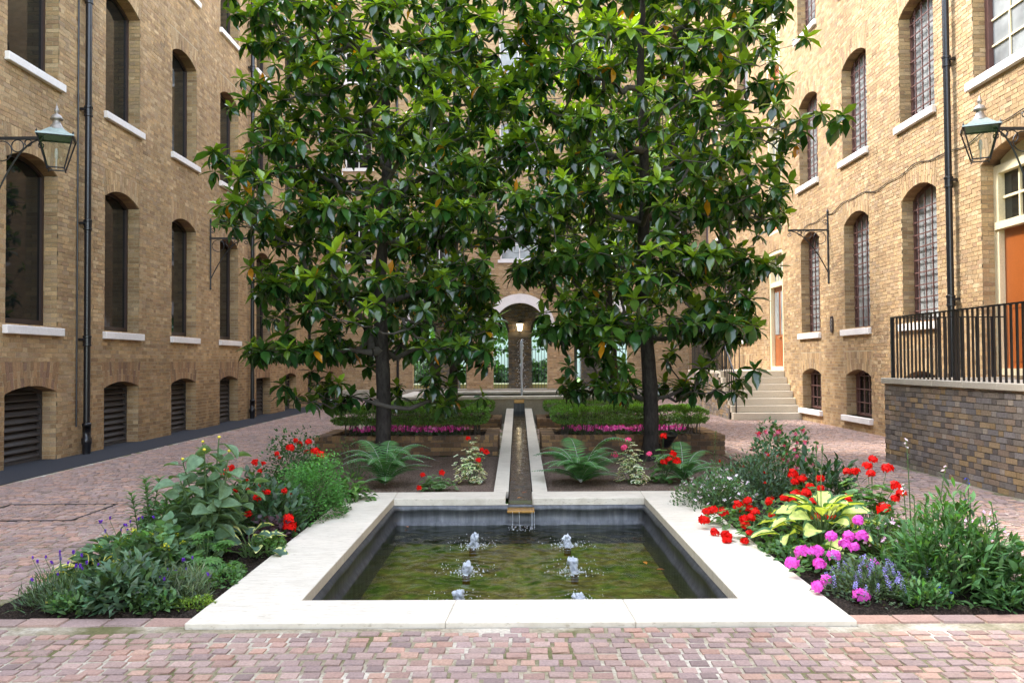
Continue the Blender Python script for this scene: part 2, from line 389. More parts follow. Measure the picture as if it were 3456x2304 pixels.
def sheet(g, T, u0, u1, z0, z1, ops, n=-.006, C=(.5, .5, .5), seg=12):
    us = {u0, u1}
    for o in ops: us |= {o['u0'], o['u1']} | set(np.linspace(o['u0'], o['u1'], seg+1).tolist())
    us = sorted(x for x in us if u0-1e-9 <= x <= u1+1e-9)
    for a, b in zip(us[:-1], us[1:]):
        if b-a < 1e-6: continue
        m = (a+b)/2; iv = []
        for o in ops:
            if o['u0'] < m < o['u1']:
                e = 1e-6; ca, cb = [float(arc_z(o, min(max(x, o['u0']+e), o['u1']-e))) for x in (a, b)]
                iv.append((o['z0'], o['z0'], ca, cb))
        iv.sort(); cur = (z0, z0); polys = []
        for za, zb, ca, cb in iv:
            if za > cur[0]+1e-6: polys.append((cur[0], cur[1], za, zb))
            cur = (ca, cb)
        if min(cur) < z1: polys.append((cur[0], cur[1], z1, z1))
        for p, q, r, s in polys:
            A = np.array([a, b, b, a]); Z = np.array([p, q, s, r]); g.add(T(A, Z, np.full(4, n)), [(0, 1, 2, 3)], C)
def voussoirs(g, T, o, pal, nb=None):
    w = o['u1']-o['u0']; nb = nb or int(w/.082)|1; fl = o.get('fl', .1)
    for i in range(nb):
        t0, t1 = (i+.06)/nb, (i+.94)/nb
        b0, b1 = o['u0']+w*t0, o['u0']+w*t1; e = 1e-5
        zb0, zb1 = [float(arc_z(o, min(max(x, o['u0']+e), o['u1']-e))) for x in (b0, b1)]
        p0, p1 = o['u0']-fl+(w+2*fl)*t0, o['u0']-fl+(w+2*fl)*t1; zt = o['zt']-.005
        cut = .36 if i % 2 else .62
        for s0, s1 in ((0, cut-.012), (cut+.012, 1)):
            L = lambda f, b, p, zb: (b+(p-b)*f, zb+(zt-zb)*f)
            q = [L(s0, b0, p0, zb0), L(s0, b1, p1, zb1), L(s1, b1, p1, zb1), L(s1, b0, p0, zb0)]
            fr = .002*rng.normal(); U = np.array([x[0] for x in q]*2); Z = np.array([x[1] for x in q]*2); N = np.array([-.03]*4+[fr]*4)
            g.add(T(U, Z, N), [(4,5,6,7),(0,1,5,4),(1,2,6,5),(2,3,7,6),(3,0,4,7)], pick(pal, 1)[0])
def reveals(gb, gm, T, o, pal, d=.24, soff=True):
    """Brick jambs and the arch's underside inside an opening."""
    zs = o['zs']; z = math.floor(o['z0']/(BH+JT))*(BH+JT); row = 0
    for side in (0, 1):
        u = o['u0'] if side == 0 else o['u1']; sg = -1 if side == 0 else 1
        gm.add(T(np.full(4, u+sg*.008), np.array([o['z0'], zs, zs, o['z0']]), np.array([-.005, -.005, -d-.06, -d-.06])), [(0, 1, 2, 3)])
        z = math.floor(o['z0']/(BH+JT))*(BH+JT); row = 0
        while z < zs:
            za, zb = max(z, o['z0']), min(z+BH, zs)
            if zb-za > .015:
                for n0, n1 in (((-.006, -.1025), (-.1125, -d-.05)) if row % 2 else ((-.006, -.215), (-.225, -d-.05))):
                    f = .0015*rng.normal()
                    U = np.array([u+sg*.03]*4+[u+sg*f]*4); Z = np.array([za, za, zb, zb]*2); N = np.array([n0, n1, n1, n0]*2)
                    gb.add(T(U, Z, N), [(4,5,6,7),(0,1,5,4),(1,2,6,5),(2,3,7,6),(3,0,4,7)], pick(pal, 1)[0])
            z += BH+JT; row += 1
    if soff:
        us = np.linspace(o['u0'], o['u1'], 17); zz = arc_z(o, np.clip(us, o['u0']+1e-6, o['u1']-1e-6))+.004
        for i in range(16):
            gb.add(T(np.array([us[i], us[i+1], us[i+1], us[i]]), np.array([zz[i], zz[i+1], zz[i+1], zz[i]]), np.array([-.005, -.005, -d-.06, -d-.06])), [(0, 1, 2, 3)], pick(PAL_ARCH, 1)[0])
def strip_ring(g, T, o, n0, n1, wd, seg=12):
    """A frame following the opening's outline."""
    A = outline(o, seg); B = outline(o, seg, wd); m = len(A)
    U = np.array([p[0] for p in A]+[p[0] for p in B]); Z = np.array([p[1] for p in A]+[p[1] for p in B])
    V = np.concatenate([T(U, Z, np.full(2*m, n1)), T(U, Z, np.full(2*m, n0))]); F = []
    for i in range(m):
        j = (i+1) % m; F += [(i, j, m+j, m+i), (m+i, m+j, 3*m+j, 3*m+i)]
    g.add(V, F)
def pane(g, T, o, n, seg=12, inset=0):
    A = outline(o, seg, inset); m = len(A); c = ((o['u0']+o['u1'])/2, (o['z0']+o['zs'])/2)
    V = T(np.array([p[0] for p in A]+[c[0]]), np.array([p[1] for p in A]+[c[1]]), np.full(m+1, n))
    g.add(V, [(i, (i+1) % m, m) for i in range(m)])
def tbox(g, T, u0, u1, z0, z1, n0, n1, C=(.5, .5, .5)):
    U = np.array([u0, u1, u1, u0]*2); Z = np.array([z0, z0, z1, z1]*2); N = np.array([n0]*4+[n1]*4)
    g.add(T(U, Z, N), [(0,1,2,3),(4,5,6,7),(0,1,5,4),(1,2,6,5),(2,3,7,6),(3,0,4,7)], C)
def single_bricks(parent, T, rects, cols, mat, nsingle, keyf):
    """The bricks that show largest become objects of their own (shared meshes), the rest one stuff part."""
    idx = [i for i, r in enumerate(rects) if r[4] and r[3]-r[2] > BH-.003 and keyf((r[0]+r[1])/2, (r[2]+r[3])/2) is not None]
    idx.sort(key=lambda i: keyf((rects[i][0]+rects[i][1])/2, (rects[i][2]+rects[i][3])/2)); idx = idx[:nsingle]
    cache = {}
    o0 = np.array(T(np.zeros(1), np.zeros(1), np.zeros(1))[0]); eu = np.array(T(np.ones(1), np.zeros(1), np.zeros(1))[0])-o0; en = np.array(T(np.zeros(1), np.zeros(1), np.ones(1))[0])-o0
    for i in idx:
        a, b, z0, z1, _ = rects[i]; k = (b-a > .15, int(rng.integers(0, 14)))
        if k not in cache:
            g = Geo(); L = (BW if k[0] else .1025)
            bricks(g, lambda u, z, n: np.outer(u, eu)+np.outer(z, (0, 0, 1))+np.outer(n, en), [-L/2], [L/2], [-BH/2], [BH/2], np.clip(cols[rng.integers(0, len(cols), 1)], 0, 1))
            cache[k] = g.mesh('brick', mat)
        p = T(np.array([(a+b)/2]), np.array([(z0+z1)/2]), np.array([.0008*rng.normal()]))[0]
        inst('brick', cache[k], Matrix.Translation(Vector(p)), parent)
    return set(idx)
def wall(parent, T, u0, u1, z0, z1, ops, pal=PAL_WARM, mortar=M_MORTAR, nsingle=0, keyf=None, vous=True, depth=.24, tint=None, proud=.0015, jit=.0015, rec=-.006):
    rects = field(u0, u1, z0, z1, ops); cols = pick(pal, len(rects))
    if tint is not None:
        mid = np.array([((r[0]+r[1])/2, (r[2]+r[3])/2) for r in rects]); cols = cols*tint(mid[:, 0], mid[:, 1])
    used = single_bricks(parent, T, rects, cols, M_BRICK, nsingle, keyf) if nsingle else set()
    keep = [i for i in range(len(rects)) if i not in used]; A = np.array([rects[i][:4] for i in keep])
    gb = Geo(); gm = Geo()
    bricks(gb, T, A[:, 0], A[:, 1], A[:, 2], A[:, 3], np.clip(cols[keep], .01, .9), proud=proud, jit=jit)
    sheet(gm, T, u0, u1, z0, z1, ops, n=rec)
    for o in ops:
        if vous and not o.get('round') and o['zt'] > o['zs']+.05: voussoirs(gb, T, o, PAL_ARCH if o.get('dark') else [tuple(np.array(c)*.93) for c in pal])
        reveals(gb, gm, T, o, pal, depth, not o.get('round'))
    part('brick', gb, M_BRICK, parent, kind='stuff', label='remaining bricks of the wall')
    part('wall', gm, mortar, parent)

XL, XR, YB = -7.82, 7.58, 37.0
TL = lambda u, z, n: np.stack([XL+np.asarray(n, float), np.asarray(u, float), np.asarray(z, float)], -1)
TR = lambda u, z, n: np.stack([XR-np.asarray(n, float), np.asarray(u, float), np.asarray(z, float)], -1)
def TY(y0): return lambda u, z, n: np.stack([np.asarray(u, float), y0-np.asarray(n, float), np.asarray(z, float)], -1)
def TX(x0, s): return lambda u, z, n: np.stack([x0+s*np.asarray(n, float), np.asarray(u, float), np.asarray(z, float)], -1)
TB = TY(YB)
def op(u0, u1, z0, zs, zc, zt, **k): return dict(u0=u0, u1=u1, z0=z0, zs=zs, zc=zc, zt=zt, **k)

# ---- left-hand building
LB = thing('brick_building', 'long yellow brick building on the left with dark bronze windows and basement louvres', 'building', (XL, 20, 0))
l_ops = []; l_win = []; l_vent = []
for k in range(-1, 8):
    a = 12.60+3.04*k; b = a+1.42
    if b > 36: break
    v = op(a, b, .0, 1.15, 1.26 if k != 4 else 1.16, 1.65, dark=True); l_ops.append(v); l_vent.append((k, v))
    for z0, zs, zc in ((2.22, 4.80, 4.99), (6.41, 8.74, 8.94), (10.48, 12.6, 12.8)):
        o = op(a, b, z0, zs, zc, zc+.33); l_ops.append(o); l_win.append((k, o))
def nearkey_l(u, z):
    x = (1748+2802*XL/u); y = 1220-2802*(z-1.6)/u
    return u+abs(z-1.6)*.15 if 0 < x < 3456 and 0 < y < 2304 else None
def tint_l(u, z):
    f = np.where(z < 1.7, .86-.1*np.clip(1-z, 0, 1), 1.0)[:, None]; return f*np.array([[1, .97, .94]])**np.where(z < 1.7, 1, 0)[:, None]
wall(LB, TL, 23.6, YB, 13.6, 17.6, [])
boxpart('upper_block', (XL-.6, 23.6, 13.76), (XL-.02, YB, 17.6), M_CORE, LB)
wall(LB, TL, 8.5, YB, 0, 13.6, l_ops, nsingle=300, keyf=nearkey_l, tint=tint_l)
boxpart('wall_core', (XL-.6, 8.5, 0), (XL-.45, YB, 13.6), M_DARK, LB)
boxpart('shade_wing', (XL-.6, -14, -.05), (XL+.0, 8.498, 13.6), M_CORE, LB)  # unseen mass added to keep the sun off the near paving
boxpart('parapet', (XL-.6, 8.5, 13.6), (XL+.06, 23.59, 13.75), M_STEP, LB)
for k, o in l_win:
    if k < 0: continue
    boxpart('sill', (XL-.05, o['u0']-.07, o['z0']-.14), (XL+.075, o['u1']+.12, o['z0']-.006), M_SILL, LB, bev=.008)
    g = Geo(); strip_ring(g, TL, o, -.29, -.235, .055); wn = part('window', g, M_BRONZE, LB)
    g = Geo(); tbox(g, TL, o['u0']+.05, o['u1']-.05, o['z0']+.05, o['z0']+.12, -.285, -.225); part('frame', g, M_BRONZE, wn)
    g = Geo(); pane(g, TL, o, -.275, inset=.02); part('pane', g, M_GLASS, wn)
for k, o in l_vent:
    if k < 0: continue
    g = Geo(); strip_ring(g, TL, o, -.31, -.24, .05); vn = part('louvre', g, M_SLAT, LB)
    z = .06
    while z < 1.14:
        g = Geo(); U = np.array([o['u0']+.04, o['u1']-.04]*4); zz = np.array([z, z, z+.018, z+.018, z+.085, z+.085, z+.100, z+.100]); nn = np.array([-.245, -.245, -.245, -.245, -.315, -.315, -.315, -.315])
        g.add(TL(U, zz, nn), [(0, 1, 3, 2), (2, 3, 7, 6), (4, 5, 7, 6), (0, 1, 5, 4)]); part('slat', g, M_SLAT, vn); z += .118
    g = Geo(); pane(g, TL, o, -.36, inset=.0); part('dark_backing', g, M_DARK, vn)  # flat near-black sheet: the unlit depth behind the slats put into colour

# ---- right-hand building
RB = thing('brick_building', 'sunlit yellow brick building on the right with brown grilled windows', 'building', (XR, 20, 0))
r_ops = []; r_win = []; r_base = []
GR = [(20.85, 22.2), (17.9, 19.25), (15.0, 16.35), (27.0, 28.35), (29.95, 31.3), (32.9, 34.25)]
for i, (a, b) in enumerate(GR):
    for z0, zs, zc in ((2.29, 4.70, 4.91), (6.20, 8.32, 8.52), (10.2, 12.3, 12.5)):
        o = op(a, b, z0, zs, zc, zc+.33); r_ops.append(o); r_win.append((i, o))
    o = op(a, b, .33, 1.24, 1.375, 1.78); r_ops.append(o); r_base.append((i, o))
DOOR = op(11.45, 13.55, 1.31, 4.75, 5.0, 5.35); r_ops.append(DOOR)
WIND = op(11.9, 13.7, 6.20, 8.32, 8.52, 8.85); r_ops.append(WIND)
DOOR2 = op(23.75, 25.05, 1.30, 4.8, 4.82, 5.1); r_ops.append(DOOR2)
BAYW = [op(23.75, 25.05, 5.3, 8.6, 8.62, 8.9), op(23.75, 25.05, 9.2, 12.4, 12.42, 12.7)]; r_ops += BAYW
def nearkey_r(u, z):
    x = (1748+2802*XR/u); y = 1220-2802*(z-1.6)/u
    if not (0 < x < 3456 and 0 < y < 2304) or (u < 13.3 and z < 1.35): return None
    return u+abs(z-1.6)*.15
wall(RB, TR, 27.0, YB, 13.2, 17.6, [])
boxpart('upper_block', (XR+.02, 27.0, 13.36), (XR+.6, YB, 17.6), M_CORE, RB)
wall(RB, TR, 8.0, YB, 0, 13.2, r_ops, nsingle=300, keyf=nearkey_r)
boxpart('wall_core', (XR+.45, 8.0, 0), (XR+.6, YB, 13.2), M_DARK, RB)
boxpart('shade_wing', (XR, -14, -.05), (XR+.6, 7.998, 9.0), M_CORE, RB)  # unseen mass added opposite, its height set to limit light in front
boxpart('parapet', (XR-.06, 8.0, 13.2), (XR+.6, 26.99, 13.35), M_STEP, RB)
def grille(o, parent, nv=4, dz=.245, mat=M_BROWN):
    g = Geo(); w_ = o['u1']-o['u0']
    for j in range(1, nv+1):
        u = o['u0']+w_*j/(nv+1); zt = float(arc_z(o, u))-.03; tbox(g, TR, u-.011, u+.011, o['z0']+.05, zt, -.205, -.185)
        z = o['z0']+.05+dz*.5
        while z < zt: tbox(g, TR, u-.02, u+.02, z-.016, z+.016, -.207, -.180); z += dz
    z = o['z0']+dz; i = 0
    while z < o['zs']: tbox(g, TR, o['u0']+.04, o['u1']-.04, z-.011, z+.011, -.212, -.192); z += dz; i += 1
    part('grille', g, mat, parent)
for i, o in r_win:
    boxpart('sill', (XR-.075, o['u0']-.05, o['z0']-.145), (XR+.05, o['u1']+.16, o['z0']-.006), M_SILL, RB, bev=.008)
    g = Geo(); strip_ring(g, TR, o, -.30, -.225, .06); wn = part('window', g, M_BROWN, RB)
    g = Geo(); pane(g, TR, o, -.27, inset=.02); part('pane', g, M_PALE, wn)
    if i < 3: grille(o, wn)
for i, o in r_base:
    if i > 2: pass
    boxpart('sill', (XR-.085, o['u0']-.08, o['z0']-.135), (XR+.05, o['u1']+.16, o['z0']-.006), M_SILL, RB, bev=.008)
    g = Geo(); strip_ring(g, TR, o, -.30, -.225, .06); wn = part('window', g, M_BROWN, RB)
    g = Geo(); pane(g, TR, o, -.29, inset=.02); part('pane', g, M_GLASS, wn)
    if i < 3: grille(o, wn, 4, .30, M_GREYMETAL if False else M_BROWN)
# near door on the raised platform
g = Geo(); strip_ring(g, TR, op(11.45, 13.55, 1.31, 4.72, 4.7201, 4.8), -.36, -.20, .13); dr = part('door', g, M_CREAM, RB, label='orange varnished door with cream frame and glazed fanlight')
g = Geo(); tbox(g, TR, 11.5, 13.5, 3.68, 3.80, -.36, -.17); part('transom', g, M_CREAM, dr)
g = Geo(); tbox(g, TR, 11.56, 13.42, 1.31, 3.68, -.34, -.29); part('door_leaf', g, M_ORANGE, dr)
for a, b in ((11.66, 12.42), (12.54, 13.30)):
    for c, d in ((1.55, 2.25), (2.40, 3.52)):
        g = Geo(); tbox(g, TR, a, b, c, d, -.30, -.278); part('panel', g, M_ORANGE, dr)
g = Geo(); tbox(g, TR, 11.56, 13.44, 3.80, 4.66, -.34, -.31); part('pane', g, M_GLASS, dr)
g = Geo(); tbox(g, TR, 11.56, 13.44, 4.60, 4.98, -.33, -.26)
for u in (12.03, 12.5, 12.97): tbox(g, TR, u-.02, u+.02, 3.8, 4.6, -.31, -.27)
tbox(g, TR, 11.56, 13.44, 4.18, 4.22, -.31, -.268); part('glazing_bar', g, M_CREAM, dr)
# sash window above it
boxpart('sill', (XR-.075, 11.8, 6.05), (XR+.05, 13.86, 6.194), M_SILL, RB, bev=.008)
g = Geo(); strip_ring(g, TR, WIND, -.30, -.20, .10); wn = part('window', g, M_BROWN, RB, label='sash window with pale curtains above the orange door')
g = Geo(); pane(g, TR, WIND, -.28, inset=.03); part('pane', g, M_PALE, wn)
g = Geo()
for u in (12.5, 13.1): tbox(g, TR, u-.015, u+.015, 6.3, 8.4, -.275, -.25)
for z in (6.72, 7.15, 7.6, 8.0): tbox(g, TR, 12.0, 13.6, z-.015, z+.015, -.276, -.248)
part('glazing_bar', g, M_CREAM, wn)
# far doorway at the head of the steps, glazed panels over it
def glazed(o, zsplit, lower, nm, lab):
    g = Geo(); strip_ring(g, TR, o, -.22, -.02, .11); w_ = part(nm, g, M_CREAM, RB, label=lab)
    g = Geo(); tbox(g, TR, o['u0']+.1, o['u1']-.1, zsplit, zsplit+.14, -.2, -.02); part('transom', g, M_CREAM, w_)
    g = Geo(); tbox(g, TR, o['u0']+.1, o['u1']-.1, o['z0']+.02, zsplit, -.18, -.13); part('door_leaf' if nm == 'door' else 'panel', g, lower, w_)
    g = Geo(); tbox(g, TR, o['u0']+.1, o['u1']-.1, zsplit+.14, o['zs']-.09, -.19, -.16); part('pane', g, M_PALE, w_)
    g = Geo(); um = (o['u0']+o['u1'])/2
    for u in (um-.27, um, um+.27): tbox(g, TR, u-.018, u+.018, zsplit+.14, o['zs']-.09, -.158, -.13)
    part('glazing_bar', g, M_CREAM, w_); return w_
d2 = glazed(DOOR2, 3.75, M_ORANGE, 'door', 'orange varnished double door at the head of the stone steps')
for a, b in ((23.95, 24.32), (24.48, 24.85)):
    g = Geo(); tbox(g, TR, a, b, 2.35, 3.6, -.135, -.115); part('pane', g, M_PALE, d2)
for u in (24.36, 24.44):
    g = Geo(); g.lathe([(0, -.03), (.025, -.02), (.03, 0), (.025, .02), (0, .03)], 8, (XR+.10, u, 2.25)); part('handle', g, M_SPOUT, d2, smooth=True)
for o, lab in zip(BAYW, ('first floor window with terracotta panel over the far doorway', 'second floor window with terracotta panel over the far doorway')): glazed(o, o['z0']+1.0, M_TERRA, 'window', lab)
# ---- arcaded building closing the court
BB = thing('arcade_building', 'brick building across the end of the court with white arched arcade', 'building', (0, YB, 0))
AX = .1; ar = []; b_win = []; b_ops = []
for k in (-1, 0, 1):
    c = AX+3.61*k; o = dict(u0=c-1.21, u1=c+1.21, z0=.39, zs=3.05, zc=4.26, zt=4.61, round=True, c=c, r=1.21, ro=1.56); ar.append(o); b_ops.append(o)
for k in (-2, -1, 0, 1, 2):
    for z0, zs, zc, hw in ((6.15, 8.2, 8.4, .62), (10.3, 12.3, 12.5, .62), (14.2, 16.2, 16.4, .62)):
        c = AX+3.61*k; o = op(c-hw-(.25 if k == 0 else 0), c+hw+(.25 if k == 0 else 0), z0, zs, zc, zc+.33); b_ops.append(o); b_win.append(o)
wall(BB, TB, XL, XR, .39, 19.4, b_ops, depth=.5)
boxpart('plinth', (XL, YB-.06, 0), (XR, YB+.55, .385), M_GREYSTONE, BB)
for i, o in enumerate(ar):
    g = Geo(); n = 20; a = np.linspace(0, math.pi, n+1)
    for r0, r1, n0, n1 in ((1.19, 1.57, -.02, .05), (1.165, 1.25, -.02, .075)):
        V = [];
        for q in (n0, n1):
            for rr in (r0, r1): V.append(TB(o['c']+rr*np.cos(a), o['zs']+rr*np.sin(a), np.full(n+1, q)))
        V = np.concatenate(V); m = n+1; j = np.arange(n)
        for p, q in ((2*m, 3*m), (3*m, m), (2*m, 0)): g.add(V, np.stack([p+j, p+j+1, q+j+1, q+j], -1))
    part('arch_ring', g, M_SILL, BB)
    g = Geo(); V = np.concatenate([TB(o['c']+1.2*np.cos(a), o['zs']+1.2*np.sin(a), np.full(n+1, q)) for q in (0, -.55)]); j = np.arange(n)
    g.add(V, np.stack([j, j+1, n+2+j, n+1+j], -1)); part('arch_soffit', g, M_STEP, BB)
    for s in (-1, 1):
        x = o['c']+s*1.22; boxpart('impost', (x-.05 if s < 0 else x-.03, YB-.05, 2.82), (x+.03 if s < 0 else x+.05, YB+.56, 3.06), M_SILL, BB)
for k in range(-1, 1):
    c = AX+3.61*(k+.5); boxpart('impost', (c-.56, YB-.045, 2.825), (c+.56, YB+.02, 3.055), M_SILL, BB)
for o in b_win:
    boxpart('sill', (o['u0']-.1, YB-.07, o['z0']-.14), (o['u1']+.1, YB+.05, o['z0']-.006), M_SILL, BB)
    g = Geo(); strip_ring(g, TB, o, -.30, -.2, .07); wn = part('window', g, M_SILL, BB)
    g = Geo(); pane(g, TB, o, -.26, inset=.02); part('pane', g, M_PALE if abs((o['u0']+o['u1'])/2-AX) < 1 else M_GLASS, wn)
    g = Geo(); c = (o['u0']+o['u1'])/2; tbox(g, TB, c-.02, c+.02, o['z0'], o['zc']-.05, -.25, -.22)
    for z in (o['z0']+.7, o['z0']+1.4): tbox(g, TB, o['u0']+.05, o['u1']-.05, z-.02, z+.02, -.252, -.222)
    part('glazing_bar', g, M_SILL, wn)
# loggia behind the arcade
YR = 41.2
r_ar = [dict(u0=c-1.22, u1=c+1.22, z0=.1, zs=3.0, zc=4.22, zt=4.3, round=True, c=c, r=1.22, ro=1.28) for c in [AX+3.61*(k+.5) for k in (-2, -1, 0, 1)]]
g = Geo(); gm2 = Geo(); TRR = TY(YR)
rc = field(XL, XR, .1, 5.0, r_ar); A = np.array([q[:4] for q in rc]); bricks(g, TRR, A[:, 0], A[:, 1], A[:, 2], A[:, 3], pick(PAL_SOOT, len(rc))*.38)  # palette cut down to put the loggia's shade into the bricks
part('brick', g, M_BRICK, BB, kind='stuff', label='shade-coloured bricks of the loggia back wall')
sheet(gm2, TRR, XL, XR, .1, 5.0, r_ar); sheet(gm2, TRR, XL, XR, .1, 5.0, r_ar, n=-.5)
for o in r_ar:
    for u in (o['u0'], o['u1']): gm2.add(TRR(np.full(4, u), np.array([.1, 3, 3, .1]), np.array([-.01, -.01, -.5, -.5])), [(0, 1, 2, 3)])
    a = np.linspace(0, math.pi, 17); V = np.concatenate([TRR(o['c']+1.22*np.cos(a), 3+1.22*np.sin(a), np.full(17, q)) for q in (-.01, -.5)]); j = np.arange(16); gm2.add(V, np.stack([j, j+1, 18+j, 17+j], -1))
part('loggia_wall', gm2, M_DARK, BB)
boxpart('loggia_ceiling', (XL, YB+.5, 5.0), (XR, YR+.55, 5.3), M_MORTAR2, BB)
boxpart('loggia_floor', (XL, YB+.5, -.02), (XR, YR+2.0, .1), M_STEP, BB)
boxpart('upper_storeys', (XL, YB+.6, 5.3), (XR, YR+.5, 19.4), M_DARK, BB)
for k in range(-2, 3):
    c = AX+3.61*k; boxpart('pier_band', (c-.6, YR-.02, 2.8), (c+.6, YR+.03, 3.05), M_MORTAR2, BB)
# iron gates in the rear openings
for o, side in zip(r_ar, ('far left', 'left of centre', 'right of centre', 'far right')):
    t = thing('iron_gate', 'black iron bar gate in the loggia arch %s behind the fountain' % side, 'gate', (o['c'], YR+.25, .1), 'iron gates behind the arcade')
    for i in range(17):
        x = o['u0']+.04+i*(2.36/16); boxpart('bar', (x-.012, YR+.24, .1), (x+.012, YR+.264, 2.35), M_IRON, t)
    for z in (.25, 2.2): boxpart('rail', (o['u0'], YR+.235, z-.02), (o['u1'], YR+.269, z+.02), M_IRON, t)
# lit lantern on the central rear pier
def lamp_mat():
    b = NB('lit_lamp_glass'); e = b.n('Emission'); e.inputs[0].default_value = (1, .80, .48, 1); e.inputs[1].default_value = 1.5; return b.done(e.outputs[0])
M_LAMP = lamp_mat()
t = thing('wall_lantern', 'small lit lantern glowing on the dark pier inside the central arch', 'lantern', (AX, YR-.15, 3.1))
g = Geo(); V = [(s*x, t_*y, z) for z, x, y in ((3.12, .09, .09), (3.46, .15, .15)) for s, t_ in ((-1, -1), (1, -1), (1, 1), (-1, 1))]; V = [(AX+x, YR-.22+y, z) for x, y, z in V]
g.add(V, [(0,1,2,3),(4,5,6,7),(0,1,5,4),(1,2,6,5),(2,3,7,6),(3,0,4,7)]); part('lamp_glass', g, M_LAMP, t)
g = Geo(); g.lathe([(.20, 3.47), (.19, 3.50), (.08, 3.60), (.03, 3.63), (.0, 3.70)], 12, (AX, YR-.22, 0)); part('cap', g, M_IRON, t)
boxpart('bracket', (AX-.03, YR-.24, 3.04), (AX+.03, YR+.0, 3.10), M_IRON, t)

# ------------------------------------------------------------------ ground and paving
def rects_mesh(g, rs, z):
    for x0, y0, x1, y1 in rs: g.add([(x0, y0, z), (x1, y0, z), (x1, y1, z), (x0, y1, z)], [(0, 1, 2, 3)])
PX, PY0, PY1 = 2.03, 5.05, 10.08            # outside of the pool coping
IX, IY0, IY1 = 1.445, 5.53, 9.59            # inside of the pool
GX, GY0, GY1 = 3.46, 5.26, 14.22            # planted beds
g = Geo(); rects_mesh(g, [(-500, -300, -PX+.1, 900), (PX-.1, -300, 500, 900), (-PX+.1, -300, PX-.1, PY0+.1), (-PX+.1, PY1-.1, PX-.1, 900)], -.10)
link('ground', g.mesh('ground', M_GRASS), kind='structure')
g = Geo(); rects_mesh(g, [(-300, 43.3, 300, 300)], -.02); link('lawn', g.mesh('lawn', M_GRASS), kind='structure')
g = Geo(); rects_mesh(g, [(XL, 2.2, XR, PY0-.01), (XL, PY0-.01, -GX, YB), (GX, PY0-.01, XR, YB), (-GX, GY1, -.34, YB), (.34, GY1, GX, YB), (-.34, 21.6, .34, YB), (-GX, PY0-.01, -PX, GY0), (PX, PY0-.01, GX, GY0)], -.0035)
pav = link('paving', g.mesh('paving', M_JOINT), kind='structure')
boxpart('asphalt_strip', (XL-.45, 8.5, -.02), (-6.91, YB, .006), M_ASPHALT, kind='structure')
PLAT_X, PLAT_Y = 5.72, 13.02
ST_X, ST_Y = 5.76, 22.28
def blocked(x0, x1, y0, y1):
    for a, b, c, d in ((-GX-.0, GX, PY0-.012, GY1), (-3.62, -.27, 14.2, 16.0), (.33, 3.62, 14.2, 16.0), (-3.62, -.27, 19.7, 21.7), (.33, 3.62, 19.7, 21.7), (-.34, .38, 10, 21.7),
                       (-3.25, 3.1, 21.55, 25.7), (PLAT_X-.03, 9, 0, PLAT_Y+.03), (ST_X, 9, ST_Y, 28.3), (-9, -6.91, 0, 40)):
        if x1 > a and x0 < b and y1 > c and y0 < d: return True
    return False
PAL_SETT = [srgb(*c) for c in ((152,129,122),(141,120,118),(157,131,120),(170,128,108),(132,115,116),(177,140,118),(149,130,125),(127,111,112),(160,137,129),(154,120,108))]
S = []
y = 2.6; row = 0
while y < YB-.1:
    dy = .085+.012*rng.random(); x = -6.92+.1*rng.random()+ (0 if row % 2 else .06)
    xs = [];
    while x < XR-.02:
        dx = .094+.038*rng.random(); wob = .020*math.sin(x*1.3+row*.13)+.007*math.sin(x*4.1+row*1.7)+.004*rng.normal()
        if not blocked(x, x+dx, y+wob, y+wob+dy): S.append((x+.0075, x+dx-.0075, y+wob+.0075, y+wob+dy-.0075))
        x += dx
    y += dy; row += 1
S = np.array(S); n = len(S)
PAL_SETT = [tuple(np.array(c)*.55+np.mean(PAL_SETT, 0)*.27+np.array(srgb(166, 144, 126))*.22) for c in PAL_SETT]
SCOL = np.clip(pick(PAL_SETT, n), .02, .8)
vis = (S[:, 2] > 3.9)
order = np.argsort(np.where(vis & (abs(S[:, 0]) < S[:, 2]*.63), S[:, 2], 1e9))[:300]
def setts(g, A, C, top=.004):
    m = len(A); h = top+.0018*rng.normal(size=m); e = .005
    J = lambda: .003*rng.normal(size=m)
    tilt = .0009*rng.normal(size=(4, m)); lo = np.full(m, -.012)
    b = [(A[:, 0], A[:, 2]), (A[:, 1], A[:, 2]), (A[:, 1], A[:, 3]), (A[:, 0], A[:, 3])]; sg = [(1, 1), (-1, 1), (-1, -1), (1, -1)]
    V = [np.stack([x+J(), y+J(), lo], -1) for x, y in b]+[np.stack([x+s*e+J(), y+t*e+J(), h+tilt[i]], -1) for i, ((x, y), (s, t)) in enumerate(zip(b, sg))]
    V = np.stack(V, 1); F = np.array([(4,5,6,7),(0,1,5,4),(1,2,6,5),(2,3,7,6),(3,0,4,7)])
    g.add(V.reshape(-1, 3), (F[None]+np.arange(m)[:, None, None]*8).reshape(-1, 4), np.repeat(C, 5, 0))
rest = np.ones(n, bool); rest[order] = False
g = Geo(); setts(g, S[rest], SCOL[rest]); part('sett', g, M_SETT, pav, kind='stuff', label='paving setts')
cache = []
for i in range(24):
    g = Geo(); d = .05+.012*rng.random(); setts(g, np.array([[-.5, .5, -.5, .5]])*0+np.array([[-.055, .055, -.044, .044]]), pick(PAL_SETT, 1)); cache.append(g.mesh('sett', M_SETT))
for i in order:
    a = S[i]; M = Matrix.Translation(((a[0]+a[1])/2, (a[2]+a[3])/2, 0)) @ Matrix.Diagonal(((a[1]-a[0])/.11, (a[3]-a[2])/.088, 1, 1)); inst('sett', cache[rng.integers(0, 24)], M, pav)
